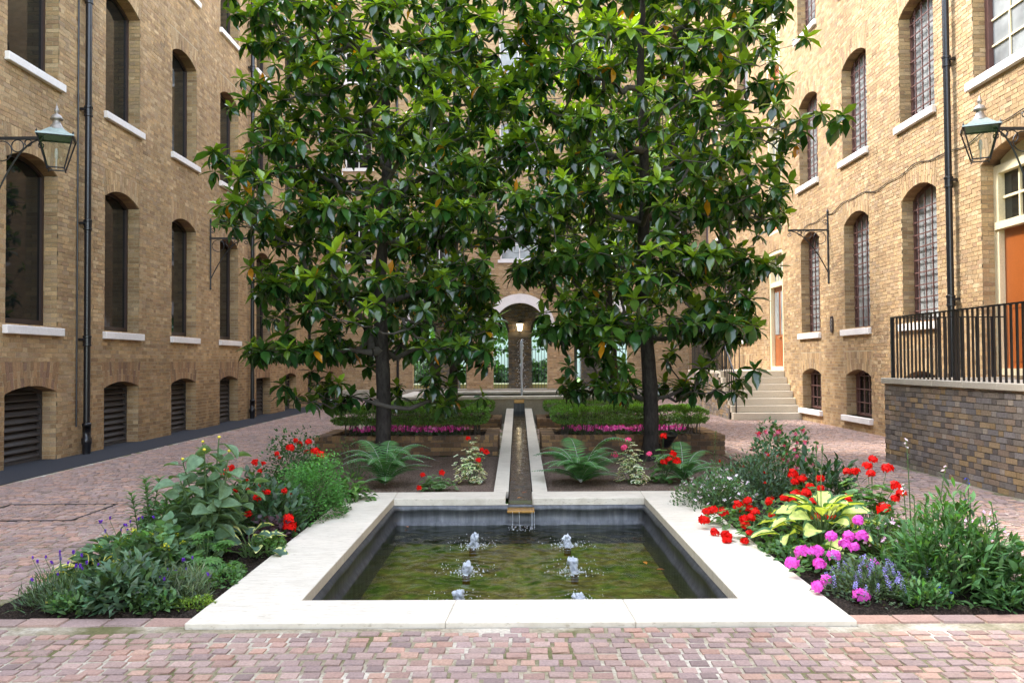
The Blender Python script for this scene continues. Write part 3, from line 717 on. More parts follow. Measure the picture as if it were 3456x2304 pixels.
# edging course in front of the beds
for s in (-1, 1):
    x = PX+.01
    while x < GX+.3:
        L = .24+.1*rng.random(); g = Geo(); a, b = (x+.005, x+L-.005) if s > 0 else (-x-L+.005, -x-.005)
        setts(g, np.array([[a, b, PY0+.045, PY0+.185]]), pick(PAL_SETT, 1), .008); part('edging_brick', g, M_SETT, pav); x += L
# an inspection cover let into the setts on the left
g = Geo(); cx, cy = -5.2, 9.0
for a, b, c, d in ((-.62, .62, -.5, -.48), (-.62, .62, .48, .5), (-.62, -.6, -.5, .5), (.6, .62, -.5, .5)): g.box((cx+a, cy+c, .0), (cx+b, cy+d, .0095))
part('inspection_cover', g, M_IRON, label='sett-filled inspection cover with thin metal rim in the left paving', cat='manhole cover')

# ------------------------------------------------------------------ pool
pool = thing('fountain_pool', 'square lead-lined pool with broad white stone coping and six bubbling jets', 'pool', (0, 7.5, 0))
ZC = .03
def coping(name, poly, z0, z1, parent, mat=M_STONE):
    m = len(poly); V = [(x, y, z0) for x, y in poly]+[(x, y, z1) for x, y in poly]; bm = bmesh.new(); vs_ = [bm.verts.new(v) for v in V]
    bm.faces.new(vs_[m:]); bm.faces.new(vs_[:m][::-1])
    for i in range(m): j = (i+1) % m; bm.faces.new((vs_[i], vs_[j], vs_[m+j], vs_[m+i]))
    bmesh.ops.bevel(bm, geom=list(bm.edges), offset=.004, segments=1, affect='EDGES')
    me = bpy.data.meshes.new(name); bm.to_mesh(me); bm.free(); me.materials.append(mat); return part(name, me, None, parent)
e = .0012
def seams(a, b, k): return np.linspace(a, b, k+1)
xs = [-1.47, -.45, .62, 1.5]
coping('coping_stone', [(-PX, PY0), (-.45-e, PY0), (-.42-e, IY0), (-IX, IY0), (-PX+.0, PY0+.48)], -.05, ZC, pool)
coping('coping_stone', [(-.45+e, PY0), (.70-e, PY0), (.68-e, IY0), (-.42+e, IY0)], -.05, ZC, pool)
coping('coping_stone', [(.70+e, PY0), (PX, PY0), (PX, PY0+.48), (IX, IY0), (.68+e, IY0)], -.05, ZC, pool)
for s in (-1, 1):
    ys = [PY0+.48+2*e, 6.9, 8.2, 9.2, PY1-.0]
    for a, b in zip(ys[:-1], ys[1:]):
        last = b > 10
        if last: P = [(s*IX, a+e), (s*PX, a+e), (s*PX, PY1), (s*(IX+.02), PY1), (s*IX, IY1)]
        elif a < 5.6: P = [(s*(IX), IY0+2*e), (s*PX, a), (s*PX, b-e), (s*IX, b-e)]
        else: P = [(s*IX, a+e), (s*PX, a+e), (s*PX, b-e), (s*IX, b-e)]
        coping('coping_stone', P if s > 0 else P[::-1], -.05, ZC, pool)
    P = [(s*.155, IY1), (s*(IX-2*e), IY1), (s*(IX+.018), PY1), (s*.155, PY1)]
    coping('coping_stone', P if s > 0 else P[::-1], -.05, ZC, pool)
WZ = -.27
# lead lining, folded over a roll under the coping
prof = [(.02, -.045), (-.005, -.06), (-.022, -.085), (-.012, -.11), (.0, -.13), (.0, -.22), (-.02, -.245), (-.03, -.27), (-.03, -.5)]
g = Geo(); ring = []
for o_, z in prof:
    a, b, c, d = -IX-.02-o_+.03, IX+.02+o_-.03, IY0-.02-o_+.03, IY1+.02+o_-.03
    pts = []
    for (x0, y0), (x1, y1) in (((a, c), (b, c)), ((b, c), (b, d)), ((b, d), (a, d)), ((a, d), (a, c))):
        for t in np.linspace(0, 1, 24, endpoint=False): pts.append((x0+(x1-x0)*t, y0+(y1-y0)*t, z+.006*math.sin(9*(x0+(x1-x0)*t)+7*(y0+(y1-y0)*t))*(1 if z < -.05 and z > -.3 else 0)))
    ring.append(pts)
V = np.array(ring).reshape(-1, 3); m = 96
F = [(i*m+j, i*m+(j+1) % m, (i+1)*m+(j+1) % m, (i+1)*m+j) for i in range(len(prof)-1) for j in range(m)]
g.add(V, F); part('lead_lining', g, M_LEAD, pool, smooth=True)
g = Geo(); g.add([(-IX-.05, IY0-.05, -.48), (IX+.05, IY0-.05, -.48), (IX+.05, IY1+.05, -.48), (-IX-.05, IY1+.05, -.48)], [(0, 1, 2, 3)]); part('pool_floor', g, M_FLOOR, pool)
JETS = [(x, y) for y in (6.42, 7.42, 8.48) for x in (-.475, .49)]
nx, ny = 150, 210; X, Y = np.meshgrid(np.linspace(-IX-.02, IX+.02, nx), np.linspace(IY0-.02, IY1+.02, ny))
Z = np.zeros_like(X)
for i, (jx, jy) in enumerate(JETS+[(.02, 9.36)]):
    d = np.hypot(X-jx, Y-jy); Z += .0075*np.sin(d*52-i)*np.exp(-d*2.4)*np.clip(d*12, 0, 1)
for k in range(26):
    th = rng.random()*2*math.pi; kk = 9+26*rng.random(); Z += .00085*np.sin(kk*(X*math.cos(th)+Y*math.sin(th))+rng.random()*6)
V = np.stack([X, Y, WZ+Z], -1).reshape(-1, 3); i = (np.arange(ny-1)[:, None]*nx+np.arange(nx-1)[None]).ravel()
g = Geo(); g.add(V, np.stack([i, i+1, i+nx+1, i+nx], -1)); part('water', g, M_WATER, pool, smooth=True, label='rippled greenish pool water')
def blob(g, c, r, sq=1.0, lump=.35, sub=3):
    bm = bmesh.new(); bmesh.ops.create_icosphere(bm, subdivisions=sub, radius=1); V = np.array([v.co[:] for v in bm.verts]); F = [[v.index for v in f.verts] for f in bm.faces]; bm.free()
    q = np.ones(len(V))
    for k in range(10): q += lump*.35*np.sin(V@(rng.normal(size=3)*(4+k))+rng.random()*6)
    g.add(np.asarray(c)+V*q[:, None]*np.array([r, r, r*sq]), F)
def drops(g, c, n, rad, hmax, size):
    for k in range(n):
        a = rng.random()*6.28; d = rad*rng.random()**.7; z = hmax*rng.random()**2*(1-.5*d/rad); s = size*(.5+rng.random())
        p = np.array(c)+(d*math.cos(a), d*math.sin(a), z); g.add(p+s*np.array([(1,0,0),(0,1,0),(-1,0,0),(0,-1,0),(0,0,1.6),(0,0,-1)]), [(0,1,4),(1,2,4),(2,3,4),(3,0,4),(1,0,5),(2,1,5),(3,2,5),(0,3,5)])
JN = ['front left', 'front right', 'middle left', 'middle right', 'back left', 'back right']
for (jx, jy), nm in zip(JETS, JN):
    t = thing('water_jet', 'white bubbling water jet, the %s of six in the pool' % nm, 'water jet', (jx, jy, WZ), 'bubbling jets in the pool')
    g = Geo(); h = .095+.035*rng.random(); lx, ly = .02*rng.normal(size=2)
    for q in range(46):
        f = rng.random()**.8; rr = .040*(1-.35*f)+.012*(f > .75); a_ = rng.random()*6.28; d_ = rr*math.sqrt(rng.random()); blob(g, (jx+lx*f+d_*math.cos(a_), jy+ly*f+d_*math.sin(a_), WZ+h*f*(1-.25*d_/rr)), .009+.011*rng.random(), 1.0+.7*rng.random(), .6, 1)
    for q in range(26):
        a_ = rng.random()*6.28; d_ = .03+.07*rng.random(); blob(g, (jx+d_*math.cos(a_), jy+d_*math.sin(a_), WZ+.002), .007+.012*rng.random(), .28, .5, 1)
    part('froth', g, M_FROTH, t, smooth=True)
    g = Geo(); drops(g, (jx, jy, WZ+.004), 70, .30, .12, .0035); drops(g, (jx, jy, WZ+.002), 50, .17, .01, .006); part('droplet', g, M_FROTH, t, kind='stuff')
    g = Geo(); g.lathe([(.035, WZ-.1), (.035, WZ-.02), (.02, WZ-.015), (0, WZ-.015)], 10, (jx, jy, 0)); part('nozzle', g, M_SPOUT, t)
# fallen leaves on water and coping
for i, (x, y, z) in enumerate(((1.15, 7.75, WZ+.006), (1.22, 7.45, WZ+.006), (-1.25, 9.4, WZ+.006), (-.02, 9.75, .0), (.1, 10.2, .0))):
    g = Geo(); a = rng.random()*6; leaf_batch(g, [(x, y, z+.006)], (math.cos(a), math.sin(a), .05), (0, 0, 1), .085, .02, .1, .3, srgb(*((190, 124, 46), (150, 84, 48), (142, 90, 56))[i % 3]))
    part('fallen_leaf', g, M_LEAF, smooth=True, label=('orange leaf floating near the right edge of the pool', 'russet leaf floating just in front of the orange leaf', 'brown leaf floating in the back left pool corner', 'brown leaf caught on the bronze spout', 'dry leaf lying in the rill behind the spout')[i], cat='leaf')

# ------------------------------------------------------------------ rill, spout and raised basin
rill = thing('water_rill', 'narrow stone-edged rill running down from the basin to the pool', 'rill', (.02, 15, 0))
RY0, RY1, RZ0, RZ1 = PY1+.004, 21.58, .03, .39
rz = lambda y: RZ0+(RZ1-RZ0)*(y-RY0)/(RY1-RY0)
ys = np.linspace(RY0, RY1, 8)
for s, xa, xb in ((-1, -.305, -.125), (1, .165, .345)):
    for a, b in zip(ys[:-1], ys[1:]):
        a2, b2 = a+.0015, b-.0015; g = Geo()
        g.add([(xa, a2, -.05), (xb, a2, -.05), (xb, b2, -.05), (xa, b2, -.05), (xa, a2, rz(a)), (xb, a2, rz(a)), (xb, b2, rz(b)), (xa, b2, rz(b))], [(4,5,6,7),(0,1,5,4),(1,2,6,5),(2,3,7,6),(3,0,4,7)])
        part('coping_stone', g, M_STONE, rill)
g = Geo()
for d0, d1 in ((-.15, -.15),): g.add([(-.125, IY1-.02, RZ0-.15), (.165, IY1-.02, RZ0-.15), (.165, RY1, RZ1-.15), (-.125, RY1, RZ1-.15)], [(0, 1, 2, 3)])
for x in (-.1245, .1645): g.add([(x, IY1-.02, RZ0-.16), (x, RY1, RZ1-.16), (x, RY1, RZ1-.012), (x, IY1-.02, RZ0-.012)], [(0, 1, 2, 3)])
def bedmat():
    b = NB('rill_bed'); n = b.noise(5, 5, .65, stretch=(2, .5, 1)); return b.done(b.prin(b.ramp(n, [(.3, srgb(30, 28, 18)), (.6, srgb(58, 48, 32))]), .8, 0, .3))
M_RBED = bedmat(); part('channel', g, M_RBED, rill)
n1, n2 = 8, 260; X, Y = np.meshgrid(np.linspace(-.124, .164, n1), np.linspace(IY1-.04, RY1, n2)); Z = RZ0+(RZ1-RZ0)*(Y-RY0)/(RY1-RY0)-.075
for k in range(10): kx, ky = rng.normal()*14, rng.normal()*16; Z += .0006*np.sin(kx*X+ky*Y+rng.random()*6)
i = (np.arange(n2-1)[:, None]*n1+np.arange(n1-1)[None]).ravel(); g = Geo(); g.add(np.stack([X, Y, Z], -1).reshape(-1, 3), np.stack([i, i+1, i+n1+1, i+n1], -1)); part('water', g, M_RILLW, rill, smooth=True)
g = Geo(); bevbox(g, (-.135, 9.36, -.100), (.175, IY1-.0, -.070), .006); part('spout', g, M_SPOUT, rill, label='wet bronze spout lip over the pool')
g = Geo()
for k in range(5):
    x = -.13+.3*rng.random(); g.tube([(x, 9.356, -.085), (x+.004, 9.342, -.15), (x, 9.335, -.27)], [.002, .0012, .0018], 5)
drops(g, (.02, 9.32, WZ+.004), 60, .16, .03, .004); part('trickle', g, M_FROTH, rill, kind='stuff')
bas = thing('fountain_basin', 'raised rectangular stone fountain basin at the far end of the rill', 'fountain', (0, 23.6, 0))
BX0, BX1, BY0, BY1, BZ = -3.22, 3.06, 21.6, 25.6, .70
for nm, lo, hi in (('basin_wall', (BX0+.06, BY0+.05, -.02), (BX1-.06, BY0+.3, BZ-.075)), ('basin_wall', (BX0+.06, BY1-.3, -.02), (BX1-.06, BY1-.05, BZ-.075)), ('basin_wall', (BX0+.06, BY0+.301, -.02), (BX0+.3, BY1-.301, BZ-.075)), ('basin_wall', (BX1-.3, BY0+.301, -.02), (BX1-.06, BY1-.301, BZ-.075))): boxpart(nm, lo, hi, M_GREYSTONE, bas)
for lo, hi in (((BX0, BY0, BZ-.074), (BX1, BY0+.42, BZ)), ((BX0, BY1-.42, BZ-.074), (BX1, BY1, BZ)), ((BX0, BY0+.422, BZ-.074), (BX0+.42, BY1-.422, BZ)), ((BX1-.42, BY0+.422, BZ-.074), (BX1, BY1-.422, BZ))): boxpart('coping_stone', lo, hi, M_STONE, bas, bev=.006)
boxpart('basin_lining', (BX0+.28, BY0+.28, .1), (BX1-.28, BY1-.28, .45), M_LEAD, bas)
n1, n2 = 90, 60; X, Y = np.meshgrid(np.linspace(BX0+.3, BX1-.3, n1), np.linspace(BY0+.3, BY1-.3, n2)); d = np.hypot(X-.1, Y-23.6); Z = .60+.008*np.sin(d*22)*np.exp(-d*1.1)
for k in range(8): Z += .0012*np.sin(rng.normal()*12*X+rng.normal()*12*Y+rng.random()*6)
i = (np.arange(n2-1)[:, None]*n1+np.arange(n1-1)[None]).ravel(); g = Geo(); g.add(np.stack([X, Y, Z], -1).reshape(-1, 3), np.stack([i, i+1, i+n1+1, i+n1], -1)); part('water', g, M_WATER, bas, smooth=True)
boxpart('spout', (-.11, BY0-.16, .53), (.15, BY0+.3, .62), M_SPOUT, bas, bev=.006)
boxpart('chute', (-.12, BY0-.02, .1), (.16, BY0+.049, .53), M_LEAD, bas)
t = thing('fountain_jet', 'tall white water jet rising from the raised basin', 'water jet', (.1, 23.6, .6))
g = Geo(); zz = np.linspace(.6, 2.1, 30); wob = np.stack([.1+.006*np.sin(zz*9), 23.6+.006*np.cos(zz*7), zz], -1); g.tube(wob, .024+.018*((zz-.6)/1.5)**2+.010*rng.random(30), 7)
for k in range(26):
    z = 1.2+.98*rng.random()**.7; blob(g, (.1+.03*rng.normal()*(z-.9), 23.6+.03*rng.normal(), z), .018+.022*rng.random(), 1.6, .6, 1)
part('froth', g, M_FROTH, t, smooth=True)
g = Geo()
for k in range(240):
    z = .7+1.55*rng.random(); s = .006*(.5+rng.random()); p = np.array((.1+.075*rng.normal(), 23.6+.075*rng.normal(), z))
    g.add(p+s*np.array([(1,0,0),(0,1,0),(-1,0,0),(0,-1,0),(0,0,2),(0,0,-1)]), [(0,1,4),(1,2,4),(2,3,4),(3,0,4),(1,0,5),(2,1,5),(3,2,5),(0,3,5)])
part('droplet', g, M_FROTH, t, kind='stuff')

# ------------------------------------------------------------------ beds
def soil(name, x0, x1, y0, y1, z, mat, amp=.03):
    nx, ny = max(4, int((x1-x0)/.05)), max(4, int((y1-y0)/.05)); X, Y = np.meshgrid(np.linspace(x0, x1, nx), np.linspace(y0, y1, ny))
    Z = z+amp*.5*np.sin(X*7+1)*np.sin(Y*5)+amp*.35*rng.normal(size=X.shape)
    ed = np.minimum(np.minimum(X-x0, x1-X), np.minimum(Y-y0, y1-Y)); Z = np.where(ed < .01, -.03, Z)
    i = (np.arange(ny-1)[:, None]*nx+np.arange(nx-1)[None]).ravel(); g = Geo(); g.add(np.stack([X, Y, Z], -1).reshape(-1, 3), np.stack([i, i+1, i+nx+1, i+nx], -1)); return g
for nm, a in (('flower_bed', (-GX, -PX, GY0, PY1)), ('flower_bed', (PX, GX, GY0, PY1))):
    link('soil_bed', soil(nm, *a, .015, M_SOIL).mesh('soil_bed', M_SOIL, True), kind='structure')
for a in ((-GX, -.305, PY1+.002, GY1), (.345, GX, PY1+.002, GY1)): link('mulch_bed', soil('mulch', *a, .005, M_GRAVEL, .02).mesh('mulch_bed', M_GRAVEL, True), kind='structure')

# ------------------------------------------------------------------ brick planters with box hedges
M_HEDGE = leaf_mat('box_leaf', .4, .4, .25)
def planter(name, label, x0, x1, y0, y1, h):
    t = thing(name, label, 'planter', ((x0+x1)/2, (y0+y1)/2, 0)); th = .23
    for T_, u0, u1 in ((TY(y0), x0, x1), (TX(x0, -1), y0+.02, y1), (TX(x1, 1), y0+.02, y1)):
        rc = field(u0, u1, 0, h-.068, []); cs = pick(PAL_BED, len(rc)); ca = {}
        o0 = T_(np.zeros(1), np.zeros(1), np.zeros(1))[0]; eu = T_(np.ones(1), np.zeros(1), np.zeros(1))[0]-o0; en = T_(np.zeros(1), np.zeros(1), np.ones(1))[0]-o0
        for a, b, za, zb, _ in rc:
            key = (round(b-a, 2), round(zb-za, 3), int(rng.integers(0, 4)))
            if key not in ca:
                g = Geo(); L, Hh = b-a, zb-za; bricks(g, lambda u, z, n: np.outer(u, eu)+np.outer(z, (0, 0, 1))+np.outer(n, en), [-L/2], [L/2], [-Hh/2], [Hh/2], np.clip(pick(PAL_BED, 1), .01, 1), depth=.04); ca[key] = g.mesh('brick', M_BRICK)
            inst('brick', ca[key], Matrix.Translation(Vector(T_(np.array([(a+b)/2]), np.array([(za+zb)/2]), np.zeros(1))[0])), t)
    # brick-on-edge capping
    def cap(lo, hi, ax):
        q = lo[ax]
        while q < hi[ax]-.03:
            a = list(lo); b = list(hi); a[ax] = q+.004; b[ax] = min(q+.071, hi[ax]); g = Geo(); dz = .003*rng.normal(); a[2] += 0; b[2] += dz; g.box(a, b, np.clip(pick(PAL_BED, 1)[0]*1.15, 0, 1)); part('capping_brick', g, M_BRICK, t); q += .075
    cap((x0-.005, y0-.006, h-.066), (x1+.005, y0+th, h), 0); cap((x0-.005, y1-th, h-.066), (x1+.005, y1, h), 0)
    cap((x0-.005, y0+th+.003, h-.066), (x0+th, y1-th-.003, h), 1); cap((x1-th, y0+th+.003, h-.066), (x1+.005, y1-th-.003, h), 1)
    g = Geo()
    for lo, hi in (((x0+.012, y0+.012, 0), (x1-.012, y0+th-.01, h-.02)), ((x0+.012, y1-th+.01, 0), (x1-.012, y1-.012, h-.02)), ((x0+.012, y0+th-.01, 0), (x0+th-.01, y1-th+.01, h-.021)), ((x1-th+.01, y0+th-.01, 0), (x1-.012, y1-th+.01, h-.021))): g.box(lo, hi)
    part('mortar_core', g, M_MORTAR2, t); part('soil', soil('soil', x0+th-.02, x1-th+.02, y0+th-.02, y1-th+.02, h-.05, M_SOIL), M_SOIL, t)
    return t
def hedge(label, x0, x1, y0, y1, zb, zt, nleaf, wd=.40):
    t = thing('box_hedge', label, 'hedge', ((x0+x1)/2, (y0+y1)/2, zb)); g = Geo(); gs = Geo()
    segs = [((x0, y0), (x1, y0)), ((x0, y1), (x1, y1)), ((x0, y0), (x0, y1)), ((x1, y0), (x1, y1))]
    Ls = np.array([math.dist(a, b)+.2 for a, b in segs]); zl = zb+(zt-zb)*.50
    for (a, b), L in zip(segs, Ls):
        n = int(nleaf*L/Ls.sum()); f = rng.random(n)*(1+.2/L)-.1/L; px = a[0]+(b[0]-a[0])*f; py = a[1]+(b[1]-a[1])*f
        top = .016*np.sin(px*5.3+py*3)+.012*np.sin(px*11+py*7)+.01*np.sin(px*23)
        # clipped surface: mostly on top and flanks, thinning towards the bare stems below
        q = rng.normal(size=(n, 2)); ang = rng.random(n)*2*math.pi; rad = .5*wd*(.62+.45*np.sqrt(rng.random(n))); cx = np.sign(np.cos(ang))*np.abs(np.cos(ang))**.6*rad; hz = (zt-zl)/2; czv = np.sign(np.sin(ang))*np.abs(np.sin(ang))**.45*hz*(.75+.28*rng.random(n))
        nrm = np.array([b[1]-a[1], -(b[0]-a[0])])/math.dist(a, b); P = np.stack([px+nrm[0]*cx, py+nrm[1]*cx, (zl+zt)/2+czv+top*(czv > -.05)], -1)
        out = np.stack([nrm[0]*np.cos(ang), nrm[1]*np.cos(ang), np.sin(ang)*.9+.35], -1); D = norm(out+.75*rand_unit(n)); Nn = norm(np.cross(D, rand_unit(n))+np.array([0, 0, .5]))
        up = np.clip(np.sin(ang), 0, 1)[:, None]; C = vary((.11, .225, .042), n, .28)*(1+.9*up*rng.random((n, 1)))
        leaf_batch(g, P, D, Nn, (.034+.016*rng.random(n)), .011, .1, .3, np.clip(C, 0, .6), SMALL)
        ns = int(L*13)
        for k in range(ns):
            f = rng.random(); bx = a[0]+(b[0]-a[0])*f+.04*rng.normal(); by = a[1]+(b[1]-a[1])*f+.04*rng.normal()
            gs.tube([(bx, by, zb-.02), (bx+.02*rng.normal(), by+.02*rng.normal(), (zb+zl)/2), (bx+.04*rng.normal(), by+.04*rng.normal(), zl+.1)], [.008, .006, .004], 4)
    part('foliage', g, M_HEDGE, t, kind='stuff'); part('stem', gs, M_TWIG, t, kind='stuff'); return t
PLANT = [('left', -3.5, -.36, 14.25, 15.95, .33), ('right', .40, 3.52, 14.22, 15.95, .33)]
for sd, x0, x1, y0, y1, h in PLANT:
    planter('brick_planter', 'low brick planter with clipped hedge and pink flowers, front %s' % sd, x0, x1, y0, y1, h)
    hedge('leggy clipped box hedge ring in the front %s planter' % sd, x0+.42, x1-.40, y0+.42, y1-.35, h-.05, .76, 17000)
for sd, x0, x1 in (('left', -3.5, -.42), ('right', .45, 3.52)):
    planter('brick_planter', 'small brick planter beside the raised basin, back %s' % sd, x0, x1, 19.8, 21.5, .24)
    hedge('low clipped box hedge beside the raised basin, back %s' % sd, x0+.4, x1-.4, 20.15, 21.2, .2, .60, 12000)
def flower_head(nf, R_, pet, col, dome=.8, pr=.5):
    """A cluster of five-petalled florets."""
    g = Geo()
    for k in range(nf):
        f = (k+.5)/nf; th = math.acos(1-dome*f); ph = k*2.399963; d = np.array([math.sin(th)*math.cos(ph), math.sin(th)*math.sin(ph), math.cos(th)]); c = d*R_*(1+.22*rng.normal())*np.array([1, 1, .8])
        ref = np.array([0.3, .2, 1.]); A = norm(np.cross(d, ref)); B = np.cross(d, A); a0 = rng.random()*6
        a = a0+np.arange(5)*2*math.pi/5; DD = np.cos(a)[:, None]*A+np.sin(a)[:, None]*B+d*pr
        leaf_batch(g, np.repeat(c[None], 5, 0), DD, d+.01*rng.normal(size=(5, 3)), pet*(1+.15*rng.normal(size=5)), pet*.42, .25, -.1, vary(col, 5, .12, .04), SMALL)
    return g
BEG = []
for k in range(5):
    g = Geo(); n = 14; P = np.zeros((n, 3))+np.stack([.03*rng.normal(size=n), .03*rng.normal(size=n), .02*rng.random(n)], -1); a = rng.random(n)*6.28; D = np.stack([np.cos(a), np.sin(a), .5+.4*rng.random(n)], -1)
    leaf_batch(g, P, D, (0, 0, 1), .06, .018, .3, .2, vary((.035, .085, .02), n), OVATE)
    for q in range(4):
        h = flower_head(2, .008, .024, srgb(*((240, 96, 190), (248, 150, 212), (228, 70, 168))[q % 3]), 1.2, .2); off = np.array([.045*rng.normal(), .045*rng.normal(), .07+.035*rng.random()])
        g.add(np.concatenate(h.v)+off, np.concatenate(h.f), np.concatenate(h.c))
    BEG.append(g.mesh('begonia', M_PETAL, True))
for sd, x0, x1, y0, y1, h in PLANT:
    for rr in range(4):
        for k in range(15):
            x = x0+.62+(x1-x0-1.25)*(k+.5*(rr % 2))/14.5; y = y0+.62+.17*rr
            o = link('begonia', BEG[rng.integers(0, 5)], 'pink begonia bedding plant in the front %s hedged planter' % sd, 'flower', 'pink begonias in the front %s planter' % sd)
            o.matrix_world = Matrix.Translation((x+.03*rng.normal(), y+.03*rng.normal(), h-.05)) @ Matrix.Rotation(rng.random()*6, 4, 'Z') @ Matrix.Scale(1.05+.4*rng.random(), 4)

# ------------------------------------------------------------------ raised platform with railing (right foreground)
pw = thing('retaining_wall', 'sooty brick retaining wall with pale stone coping in the right foreground', 'wall', (PLAT_X, 11, 0))
TP = TX(PLAT_X, -1)
def key_p(u, z):
    x = 1748+2802*PLAT_X/u; y = 1220-2802*(z-1.6)/u; return -abs(0)+abs(u-9.2) if 2900 < x < 3470 and 0 < y < 2304 else None
wall(pw, TP, 6.0, PLAT_Y, 0, 1.22, [], PAL_SOOT, M_MORTAR2, 300, key_p, proud=.0035, jit=.0028, rec=-.011)
TP2 = lambda u, z, n: np.stack([np.asarray(u, float), PLAT_Y+np.asarray(n, float), np.asarray(z, float)], -1)
g = Geo(); gm = Geo(); rc = field(PLAT_X+.02, XR, 0, 1.22, []); A = np.array([q[:4] for q in rc]); bricks(g, TP2, A[:, 0], A[:, 1], A[:, 2], A[:, 3], pick(PAL_SOOT, len(rc))); sheet(gm, TP2, PLAT_X, XR, 0, 1.22, [])
part('brick', g, M_BRICK, pw, kind='stuff', label='bricks of the wall end'); part('wall', gm, M_MORTAR2, pw)
y = 6.0
while y < PLAT_Y: boxpart('coping_stone', (PLAT_X-.04, y+.003, 1.225), (PLAT_X+.36, min(y+.78, PLAT_Y+.04)-.003, 1.31), M_STEP, pw, bev=.006); y += .78
boxpart('coping_stone', (PLAT_X+.363, PLAT_Y-.3, 1.225), (XR-.002, PLAT_Y+.04, 1.309), M_STEP, pw)
boxpart('platform', (PLAT_X+.362, 6.0, .0), (XR-.003, PLAT_Y-.302, 1.28), M_STEP, pw)
rl = thing('iron_railing', 'black iron bar railing on the pale coping of the retaining wall', 'railing', (PLAT_X+.1, 10, 1.31))
bar = Geo(); bar.box((-.0115, -.0115, 0), (.0115, .0115, .925)); bar = bar.mesh('baluster', M_BLACK)
y = 7.0
while y < PLAT_Y-.05: inst('baluster', bar, Matrix.Translation((PLAT_X+.10, y, 1.31)), rl); y += .118
x = PLAT_X+.22
while x < XR-.05: inst('baluster', bar, Matrix.Translation((x, PLAT_Y-.08, 1.31)), rl); x += .118
boxpart('top_rail', (PLAT_X+.078, 6.9, 2.235), (PLAT_X+.122, PLAT_Y-.05, 2.255), M_BLACK, rl); boxpart('top_rail', (PLAT_X+.123, PLAT_Y-.10, 2.235), (XR, PLAT_Y-.06, 2.254), M_BLACK, rl)
for y in (9.2, 11.1, PLAT_Y-.08): boxpart('post', (PLAT_X+.077, y-.023, 1.31), (PLAT_X+.123, y+.023, 2.234), M_BLACK, rl)

# ------------------------------------------------------------------ steps and landing
st = thing('stone_steps', 'flight of seven pale stone steps rising to the far right door', 'steps', (6.7, 22.6, 0))
for i in range(7):
    y0 = ST_Y+.235*i; boxpart('step', (ST_X, y0, .185*i), (XR-.004, y0+(.262 if i < 6 else 2.6), .185*(i+1)-(.0 if i < 6 else 0)-.002), M_STEP, st, bev=.006)
TS = TX(ST_X, -1)
g = Geo(); gm = Geo(); rc = [q for q in field(ST_Y+.4, 28.2, 0, 1.22, [])]; A = np.array([q[:4] for q in rc]); keep = A[:, 3] < .185*np.floor((A[:, 0]-ST_Y)/.235+.5); A = A[keep]
bricks(g, lambda u, z, n: TS(u, z, n+.03), A[:, 0], A[:, 1], A[:, 2], A[:, 3], pick(PAL_SOOT, len(A)), depth=.028); part('brick', g, M_BRICK, st, kind='stuff', label='brick flank of the steps')
boxpart('landing', (ST_X+.0, 26.3, 0), (XR-.005, 28.2, 1.29), M_STEP, st)
sr = thing('step_railing', 'thin black iron handrail beside the stone steps', 'railing', (ST_X+.1, 24, 0))
for i in range(7): boxpart('baluster', (ST_X+.08, ST_Y+.1+.235*i, .185*(i+1)), (ST_X+.11, ST_Y+.13+.235*i, .185*(i+1)+.95), M_BLACK, sr)
for i in range(26): boxpart('baluster', (ST_X+.085, 23.95+.16*i, 1.29), (ST_X+.11, 23.975+.16*i, 2.22), M_BLACK, sr)
for i in range(11): boxpart('baluster', (ST_X+.2+.15*i, 28.1, 1.29), (ST_X+.225+.15*i, 28.12, 2.22), M_BLACK, sr)
g = Geo(); g.tube([(ST_X+.095, ST_Y-.02, 1.05), (ST_X+.095, ST_Y+.1, 1.13), (ST_X+.095, ST_Y+1.55, 2.24), (ST_X+.095, 28.1, 2.24), (XR, 28.11, 2.24)], .024, 8); part('handrail', g, M_BLACK, sr)

# ------------------------------------------------------------------ drainpipes, lanterns, brackets
def pipe(label, x, y, z1, sgn, collars):
    t = thing('drainpipe', label, 'drainpipe', (x, y, 0)); g = Geo(); g.tube([(x, y, .28), (x, y, z1)], .057, 14); part('pipe', g, M_BLACK, t, smooth=True)
    g = Geo(); g.lathe([(.058, .5), (.078, .5), (.078, .54), (.07, .56), (.07, .3), (.088, .28), (.088, .2), (.075, .17), (.068, .0)], 14, (x, y, 0)); part('shoe', g, M_BLACK, t, smooth=True)
    for z in collars:
        g = Geo(); g.lathe([(.058, z-.10), (.074, z-.09), (.074, z-.065), (.066, z-.06), (.066, z+.05), (.076, z+.06), (.076, z+.09), (.058, z+.10)], 14, (x, y, 0))
        tb = (x-.11*sgn, y); g.box((min(x, tb[0]), y-.10, z+.005), (max(x, tb[0]), y-.055, z+.045)); g.box((min(x, tb[0]), y+.055, z+.005), (max(x, tb[0]), y+.10, z+.045)); part('collar', g, M_BLACK, t)
    return t
pipe('black cast iron drainpipe near the lantern on the left wall', XL+.11, 14.8, 13.6, 1, (2.02, 4.1, 6.15, 8.2, 10.2))
pipe('black drainpipe further along the left wall behind the tree', XL+.11, 24.05, 13.6, 1, (2.02, 4.1, 6.15, 8.2, 10.2))
pipe('black cast iron drainpipe on the sunlit right wall', XR-.11, 14.35, 13.2, -1, (2.6, 4.65, 6.75, 8.8))
pipe('black drainpipe on the back wall left of the arcade', -5.35, YB-.11, 14, 1, (2.0, 5.0, 8.0)); pipe('black drainpipe on the back wall right of the arcade', 5.55, YB-.11, 14, 1, (2.0, 5.0, 8.0))
